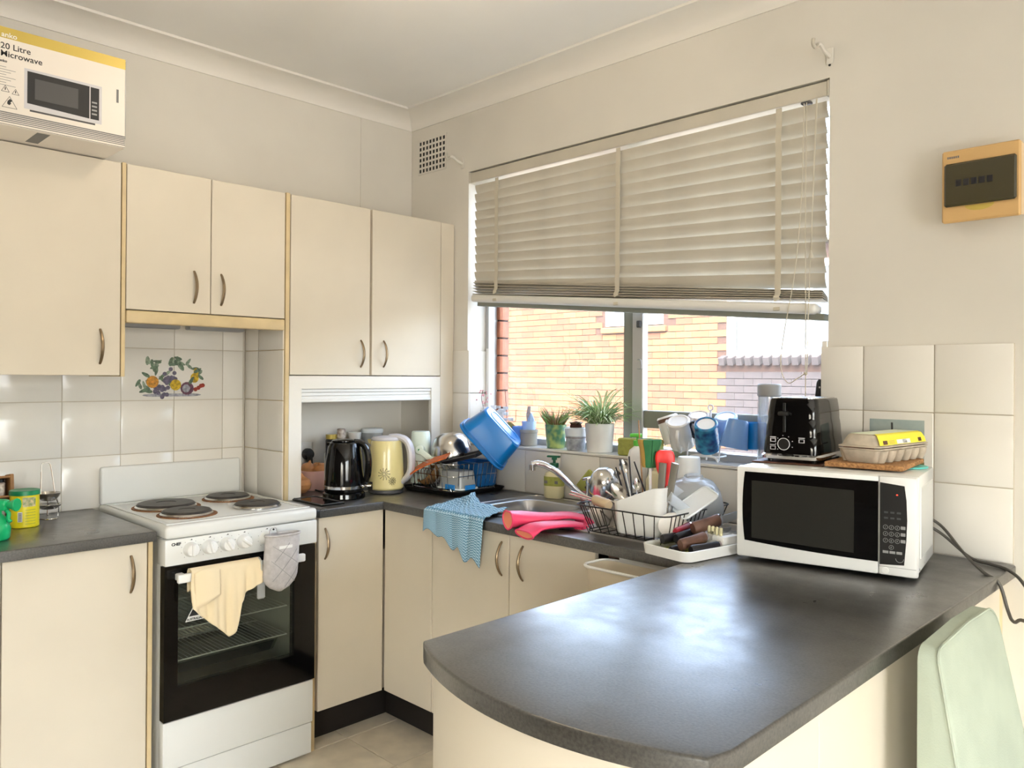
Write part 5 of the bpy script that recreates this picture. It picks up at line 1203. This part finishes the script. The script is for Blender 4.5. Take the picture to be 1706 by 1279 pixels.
for k in range(34):
    c_ = Vector((rp_.uniform(-.15, .03), rp_.uniform(-.035, .04), rp_.uniform(.085, .165)-.15*abs(rp_.uniform(-.1, .1)))); rr_ = rp_.uniform(.010, .018)
    pe.add(gloft([[c_+Vector((rr_*math.cos(2*PI*j/7), rr_*.4*math.sin(2*PI*j/7), 0)) for j in range(7)], [c_+Vector((rr_*1.2*math.cos(2*PI*j/7), rr_*.5*math.sin(2*PI*j/7), rr_*.9)) for j in range(7)]]))
P('petals', pe, 'plastic_film', t, False, stuff=True)
pe = MB()
for k in range(22):
    c_ = Vector((-.13+rp_.uniform(-.03, .045), rp_.uniform(-.02, .02), rp_.uniform(.15, .24))); pe.add(glathe([(0, -.004), (.005, 0), (0, .005)], 5, c_))
P('seed_heads', pe, 'pink_dish', t, False, stuff=True)
O('dried_leaf', sheet(.05, .035, .001, .012), 'succulent', 'curled olive leaf beside the blue pot on the sill', 'leaf', (.668, .045, SZ+.075), (.9, .5, .2))
O('sponge_packet', gbev(-.090, -.022, 0, .090, .022, .066, .004), 'lime', 'lime green sponge packet lying along the sill behind the detergent bottle', 'packet', (1.385, .035, SZ), (0, 0, .10))
# mug tree
t = T('mug_tree', 'white wire mug rack with curved feet on the sill', 'mug rack', (1.665, .075, SZ))
for y in (-.055, .050): P('foot_wire', gtube(spl([(-.055, y, .004), (-.045, y, .020), (0, y, .026), (.05, y, .020), (.062, y, .004)], 5), .0042, 8), 'white_plastic', t, False)
P('base_wire', gtube([(x, y, .020) for x, y in rrect(.10, .09, .03, 4)], .003, 6, True), 'white_plastic', t, False)
P('stem', gtube([(0, 0, .02), (0, 0, .185)], .004, 8), 'white_plastic', t, False); P('finial', gtube([(.010*math.cos(2*PI*k/14), 0, .195+.010*math.sin(2*PI*k/14)) for k in range(14)], .0026, 6, True), 'white_plastic', t, False)
for k in range(6): P('peg', gtube(spl([(0, 0, .08), (.03*math.cos(k*PI/3+.2), .03*math.sin(k*PI/3+.2), .07), (.05*math.cos(k*PI/3+.2), .045*math.sin(k*PI/3+.2), .10)], 4), .0028, 6), 'white_plastic', t, False)
for x in (-.07, .01, .06): P('prop_wire', gtube([(x, -.045, .008), (x+.006, -.045, .07)], .0028, 6), 'white_plastic', t, False)
def mug(label, loc, b, body, r=.042, h=.098, taper=1.0, handle=None, hm=None, spin=0, cat='mug', inner='ceramic'):
    t = T('mug', label, cat, loc, tilt(b, spin), group='mugs on the white rack')
    rb_ = r*taper
    P('mug_body', glathe([(rb_*.72, .003), (rb_*.80, 0), (rb_*.90, 0), (rb_, .005), (r, h), (r-.0035, h), (rb_-.0045, .010), (0, .008)], 36), body, t, False)
    P('base', glathe([(0, .0035), (rb_*.74, .0025)], 28), inner, t, False)
    if handle: 
        p_ = [(r*.96, 0, h*.84), (r+.022, 0, h*.86), (r+.032, 0, h*.56), (r+.024, 0, h*.26), (rb_*.98, 0, h*.18)]
        P('handle', gtube(spl(p_, 6), .0052, 8, flat=1.3), hm or body, t, False)
    return t
Bf = (.30, -.50, .80)
m_ = mug('plain white mug tipped bottom up at the front left of the mug rack', (1.572, .005, 1.243), (.12, -.50, .84), 'ceramic', .046, .108, .92, True, None, -1.75)
P('red_lettering', patch(.0468, math.radians(235), -.014, .014, .064, .078), 'red', m_, False, recalc=False)
m_ = mug('white mug with brown rim band, leftmost on the mug rack', (1.470, .085, 1.252), (-.30, -.10, .92), 'ceramic', .043, .105, .95, True, None, PI*.95)
P('rim_band', glathe([(.0411, .008), (.0418, .022)], 30), 'knife_brown', m_, False)
for z in (.055, .085): P('mug_mark', patch(.0432, math.radians(-70), -.010, .010, z, z+.014), 'ink', m_, False, recalc=False)
mug('white patterned mug at the back of the rack, behind the blue patterned one', (1.592, .110, 1.262), (.1, -.35, .9), 'jar_label', .042, .10, .95, True, 'ceramic', 0)
mug('mug with dark and light blue pattern and black handle at the front of the rack', (1.695, -.008, 1.238), (.22, -.52, .80), 'mugprint', .045, .108, .93, True, 'knife_black', .62)
mug('pale blue mug bottom up at the back right of the rack', (1.712, .100, 1.262), (.1, -.38, .9), 'mug_ltblue', .043, .10, .95, False)
mug('cornflower blue tapered mug hanging upside down at the front right of the rack', (1.808, .015, 1.255), (.10, .14, .95), 'mug_blue', .050, .100, .72, False, inner='mug_blue')
mug('darker blue mug mostly hidden behind the cornflower one', (1.842, .078, 1.245), (-.05, .1, .98), 'blue_tub', .042, .095, .9, True, None, -.6, inner='blue_tub')
t = T('water_bottle', 'tall clear bottle with grey screw lid on the sill behind the toaster', 'bottle', (1.902, .055, SZ))
P('bottle', glathe([(0, 0), (.036, 0), (.039, .006), (.039, .215), (.037, .232), (.037, .244), (.0355, .244), (.0365, .214), (.036, .008), (0, .006)], 30), 'clear2', t, False)
P('lid', gdisc(.0395, .240, .284, 30, ch=.004), 'grey_plastic', t, False)
t = T('bread_knife', 'knife with black riveted handle standing in the corner of the sill behind the toaster', 'knife', (2.052, .050, SZ))
P('blade', gbev(-.010, -.001, 0, .012, .001, .215, .0005), 'steel', t, False, rot=(0, .08, 0)); P('handle', gloft([[(.017+x*s+o, y, z) for x, y in rrect(.024, .014, .006, 3)] for s, z, o in ((.85, .210, 0), (1, .216, 0), (.85, .25, .006), (1.05, .29, .012), (.9, .300, .016))]), 'knife_black', t, False)
for z in (.235, .275): P('rivet', mb(gdisc(.0032, 0, .002, 8), X=Matrix.Translation((.022+(z-.235)*.2, -.0065, z)) @ Matrix.Rotation(PI/2, 4, 'X')), 'steel', t, False)

# ================================================================ MICROWAVE AND WHAT STANDS ON IT
MA = .175
mw = T('microwave', 'white microwave oven with black door on the peninsula worktop', 'microwave', (2.272, -.280, .9005), (0, 0, MA))
L = lambda n, g, m, par=mw, **k: P(n, g, m, par, False, **k)
L('casing', gbev(-.222, -.148, .010, .222, .150, .256, .006, 2), 'white_enamel')
L('side_panel', gbev(.2205, -.10, .045, .2235, .12, .225, .0014), 'white_enamel')
L('front_frame', gbev(-.225, -.160, .008, .225, -.146, .257, .004, 2), 'white_plastic')
dr = L('door', gbev(-.2245, -.176, .010, .1370, -.159, .2565, .006, 2), 'white_plastic')
def arcpoly(x0, x1, z0, z1, bl, bb, n=10, br=0):
    p = [(x0+bl*(2*k/n-1)**2-0, z1-(z1-z0)*k/n) for k in range(n+1)]
    p += [(x0+bl+(x1-x0-bl)*k/n, z0-bb*(1-(1-k/n)**2)+0) for k in range(1, n+1)]
    if br: p += [(x1-br*(2*k/n-1)**2, z0-bb+(z1-z0+bb)*k/n) for k in range(1, n+1)]
    else: p += [(x1, z1)]
    return p
def flatY(name, poly, y, m, par, th=.0015):
    return P(name, gprism([(x, z) for x, z in poly], 0, th), m, par, False, loc=(0, y, 0), rot=(PI/2, 0, 0))
flatY('door_glass', arcpoly(-.207, .1365, .056, .243, .006, .014), -.1752, 'gloss_black', dr, .002)
flatY('viewing_window', [(-.182, .064), (.080, .056), (.080, .215), (-.182, .220)], -.1772, 'smoke_dark' if 'smoke_dark' in M else 'black', dr, .0006)
pn = L('control_panel', gbev(.1375, -.176, .010, .2245, -.159, .2565, .006, 2), 'white_plastic')
flatY('key_panel', [(.1405, .036), (.196, .040), (.2005, .10), (.2025, .15), (.2005, .20), (.196, .235), (.1405, .241)], -.1752, 'black', pn, .0015)
for r_ in range(4):
    for q in range(3):
        if r_ == 3 and q != 1: continue
        x, z = .1535+.0135*q, .1305-.0165*r_
        L('key_ring', mb(gtube([(.0052*math.cos(2*PI*k/14), .0052*math.sin(2*PI*k/14), 0) for k in range(14)], .0006, 4, True)), 'grey_plastic', pn, loc=(x, -.1772, z), rot=(PI/2, 0, 0))
        ltext('0123456789'[(r_*3+q+1) % 10 if r_ < 3 else 0], .0065, 'grey_plastic', pn, (x-.002, -.1772, z-.0024), (PI/2, 0, 0))
for q in range(3):
    L('key', gbev(.188-.000, -.1776, .0945+.0165*q, .1985, -.1766, .1025+.0165*q, .0004), 'grey_plastic', pn)
    L('key', gbev(.1475+.0155*q, -.1776, .0655, .1605+.0155*q, -.1766, .072, .0004), 'grey_plastic', pn)
    for z in (.151, .165): L('key_label', gbox(.150+.0145*q, -.1774, z, .159+.0145*q, -.1768, z+.0045), 'dark_grey', pn)
L('dial_mark', mb(gtube([(.009*math.cos(PI+PI*k/12), .009*math.sin(PI+PI*k/12), 0) for k in range(13)], .0007, 4)), 'grey_plastic', pn, loc=(.186, -.1772, .055), rot=(PI/2, 0, 0))
defm('led', (255, 70, 50), .4, em=1.5)
L('indicator', gbev(.1775, -.1774, .2105, .1815, -.1766, .2135, .0003), 'led', pn)
L('open_button', mb(gdisc(.0085, 0, .0015, 16, ch=.0006)), 'white_plastic', pn, loc=(.1535, -.1755, .022), rot=(PI/2, 0, 0))
L('panel_seam', gbox(.139, -.1763, .0315, .223, -.1757, .0325), 'grey_plastic', pn)
for x in (-.18, .19):
    for y in (-.12, .12): L('foot', gdisc(.012, 0, .012, 10, (x, y, 0)), 'black')
for y, z in ((-.115, .022), (-.02, .024)): L('screw', mb(gdisc(.003, 0, .002, 8), X=Matrix.Translation((.222, y, z)) @ Matrix.Rotation(PI/2, 4, 'Y')), 'grey_plastic')
MT = .9005+.2565
O('toaster_mat', gbev(-.100, -.145, 0, .100, .145, .0045, .0015), 'brown', 'thin dark brown mat under the toaster on the microwave', 'mat', (2.140, -.215, MT), (0, 0, .15))
O('cork_board', gbev(-.098, -.135, 0, .098, .135, .013, .002), 'cork', 'cork board under the egg carton on the microwave', 'board', (2.350, -.212, MT+.0045), (0, 0, .12))
O('lid', gdisc(.062, 0, .004, 28, ch=.001), 'teal', 'turquoise round lid peeping out under the cork board', 'lid', (2.408, -.165, MT))
tt = T('toaster', 'glossy black ridged toaster with chrome base on the microwave', 'toaster', (2.146, -.212, MT+.0045), (0, 0, .13))
def L2(n, g, m, par=tt, **k): return P(n, g, m, par, False, **k)
rg = []
for k in range(33):
    f = k/32; z = .022+.158*f; s = 1.0-.16*f; q = (f*3.15) % 1.0; s += .018*(math.sin(PI*q)**.5)
    if k == 32: s *= .96
    rg.append([(x, y, z) for x, y in rrect(.162*s, .268*(1-.10*f)*(1+.008*math.sin(PI*q)), .028, 5)])
L2('toaster_body', gloft(rg), 'gloss_black', sharp=28)
L2('chrome_base', gloft([[(x, y, z) for x, y in rrect(.162*s, .268*s, .03, 5)] for s, z in ((1.0, .008), (1.05, .010), (1.06, .018), (1.0, .024))]), 'chrome')
L2('top_plate', gloft([[(x, y, z) for x, y in rrect(.122, .222, .02, 4)] for z in (.179, .1825)]), 'steel')
for x in (-.028, .028): L2('bread_slot', gbox(x-.014, -.085, .1822, x+.014, .085, .1832), 'black')
for x in (-.062, .062):
    for y in (-.11, .11): L2('foot', gdisc(.008, 0, .010, 10, (x, y, 0)), 'black')
yf = -.136
L2('lever_slot', gbev(-.020, yf+.004, .085, -.012, yf+.0085, .168, .001), 'black'); L2('lever', gbev(-.030, yf-.012, .132, -.002, yf+.012, .144, .004, 2), 'black')
dl = L2('dial', mb(gdisc(.017, 0, .006, 24, ch=.001)), 'black', loc=(-.014, yf+.0015, .052), rot=(PI/2, 0, 0))
L2('dial_ring', mb(gtube([(.0165*math.cos(2*PI*k/28), .0165*math.sin(2*PI*k/28), .006) for k in range(28)], .0011, 5, True)), 'kettle_grey', dl)
for k in range(7):
    a = math.radians(-20+40*k); L2('dial_dot', mb(gdisc(.0014, 0, .0008, 6)), 'kettle_grey', loc=(-.014+.024*math.cos(a), yf+.0018, .052+.024*math.sin(a)), rot=(PI/2, 0, 0))
for x, z in ((-.046, .040), (-.046, .062), (.034, .062)):
    L2('button', gframe(x-.0075, x+.0075, x-.0063, x+.0063, z-.005, z+.005, z-.0038, z+.0038, yf-.0005, yf+.004, 'y'), 'kettle_grey')
    L2('button_label', gbox(x-.008, yf-.0002, z+.0075, x+.008, yf+.004, z+.0095), 'kettle_grey')
eg = T('egg_carton', 'grey pulp egg carton with yellow label on the cork board', 'egg carton', (2.362, -.180, MT+.0178), (0, 0, -.10))
def L3(n, g, m, par=eg, **k): return P(n, g, m, par, False, **k)
L3('carton_base', gloft([[(x, y, z) for x, y in rrect(w_, d_, .012, 4)] for w_, d_, z in ((.082, .268, 0), (.088, .274, .004), (.108, .292, .034), (.116, .300, .036), (.116, .300, .039), (.104, .288, .039))]), 'carton')
for k in range(6):
    y = -.1165+.0466*k
    for s in (-1, 1): L3('egg_cell', gloft([[(s*(.030+.5*w_)-w_/2*0+x, y+yy, z) for x, yy in rrect(w_, w_*.9, w_*.3, 3)] for w_, z in ((.024, .0008), (.031, .018), (.034, .033))]), 'carton')
lid_ = L3('carton_lid', gloft([[(x, y, z) for x, y in rrect(w_, d_, r_, 5)] for w_, d_, r_, z in ((.118, .302, .014, .042), (.118, .302, .014, .045), (.106, .290, .020, .047), (.098, .284, .024, .062), (.084, .272, .024, .073), (.066, .254, .02, .0765))]), 'carton')
L3('label', gloft([[(.0345, -.128, .0769), (.0345, .128, .0769), (.0345, .128, .0774), (.0345, -.128, .0774)], [(.0425, -.133, .0735), (.0425, .133, .0735), (.0432, .133, .0742), (.0432, -.133, .0742)], [(.0500, -.137, .0612), (.0500, .137, .0612), (.0508, .137, .0615), (.0508, -.137, .0615)], [(.0538, -.138, .0480), (.0538, .138, .0480), (.0546, .138, .0480), (.0546, -.138, .0480)]]), 'yellow_label', lid_)
L3('top_label', gbev(-.033, -.127, .0764, .0345, .127, .0772, .0003), 'leaf_pale', lid_)
def lab(y0, y1, z0, z1, m, nm):
    fx = lambda z: .0553-(z-.048)*.28+.0003
    return L3(nm, ([(fx(z0), y0, z0), (fx(z0), y1, z0), (fx(z1), y1, z1), (fx(z1), y0, z1)], [(0, 1, 2, 3)]), m, lid_, recalc=False)
lab(-.118, -.094, .050, .060, 'brown', 'egg_picture'); lab(.09, .11, .051, .061, 'brown', 'egg_picture'); lab(-.04, .04, .0495, .0605, 'plastic_film', 'nutrition_panel')
lab(-.005, .02, .0505, .060, 'ink_grey', 'barcode')
for k in range(3): lab(-.085, -.052, .051+.0035*k, .0525+.0035*k, 'gold', 'small_print')
L3('front_gap', gbox(-.04, -.1515, .0392, .045, -.1495, .0415), 'brown')
# cables
for k, (lb, pts) in enumerate((('grey power cable looping down steeply over the end of the worktop', [(2.44, -.06, 1.01), (2.475, -.045, .982), (2.545, -.11, .932), (2.612, -.19, .9055), (2.648, -.195, .885), (2.668, -.195, .82), (2.690, -.235, .805), (2.73, -.27, .815), (2.85, -.27, .70), (2.95, -.2, .30), (2.97, -.15, .012)]),
                               ('grey power cable running almost level to the right over the end of the worktop', [(2.44, -.055, .985), (2.475, -.035, .958), (2.545, -.05, .910), (2.600, -.075, .9055), (2.650, -.105, .902), (2.70, -.175, .885), (2.75, -.20, .80), (2.80, -.16, .40), (2.82, -.1, .012)]))):
    O('power_cable', gtube(spl(pts, 6), .0042, 8), 'cable', lb, 'cable')
# chair
ch = T('dining_chair', 'pale green upholstered dining chair with its back against the peninsula', 'chair', (2.95, -.731, 0))
def bx_(z): return 2.722+.17*(.908-z)
YR = -.532
cr = [(YR-.060*(1-math.cos(PI/2*k/6)), .855+.060*math.sin(PI/2*k/6)) for k in range(7)]
cl_ = [(-.930+.028*(1-math.cos(PI/2*k/5)), .910-.028+.028*math.sin(PI/2*k/5)) for k in range(6)][::-1]
prof_ = [(-.930, .44), (YR+.065, .44)]+cr+[(-.73, .918)]+cl_
def bring(x_fn, s):
    cy_, cz_ = -.731, .68
    return [(x_fn(cz_+(z-cz_)*s), cy_+(y-cy_)*s, cz_+(z-cz_)*s) for y, z in prof_]
P('backrest', gloft([bring(lambda z: 2.694, .97), bring(lambda z: 2.689, .985), bring(lambda z: 2.688, 1), bring(lambda z: bx_(z)-.004, 1), bring(lambda z: bx_(z), .985), bring(lambda z: bx_(z)+.002, .93)]), 'mint_fabric', ch, sharp=50)
P('piping', gtube([(bx_(z)-.002, y, z) for y, z in prof_[1:]+prof_[:1]], .0026, 5), 'mint_fabric', ch)
P('seat', gbev(2.74, -.925, .38, 3.20, -.475, .475, .025, 3), 'mint_fabric', ch)
for x in (2.72, 3.16):
    for y in (-.90, -.562): P('leg', gloft([[(x+sx*w_, y+sy*w_, z) for sx, sy in ((-1, -1), (1, -1), (1, 1), (-1, 1))] for w_, z in ((.013, 0), (.020, .385))]), 'brown', ch)
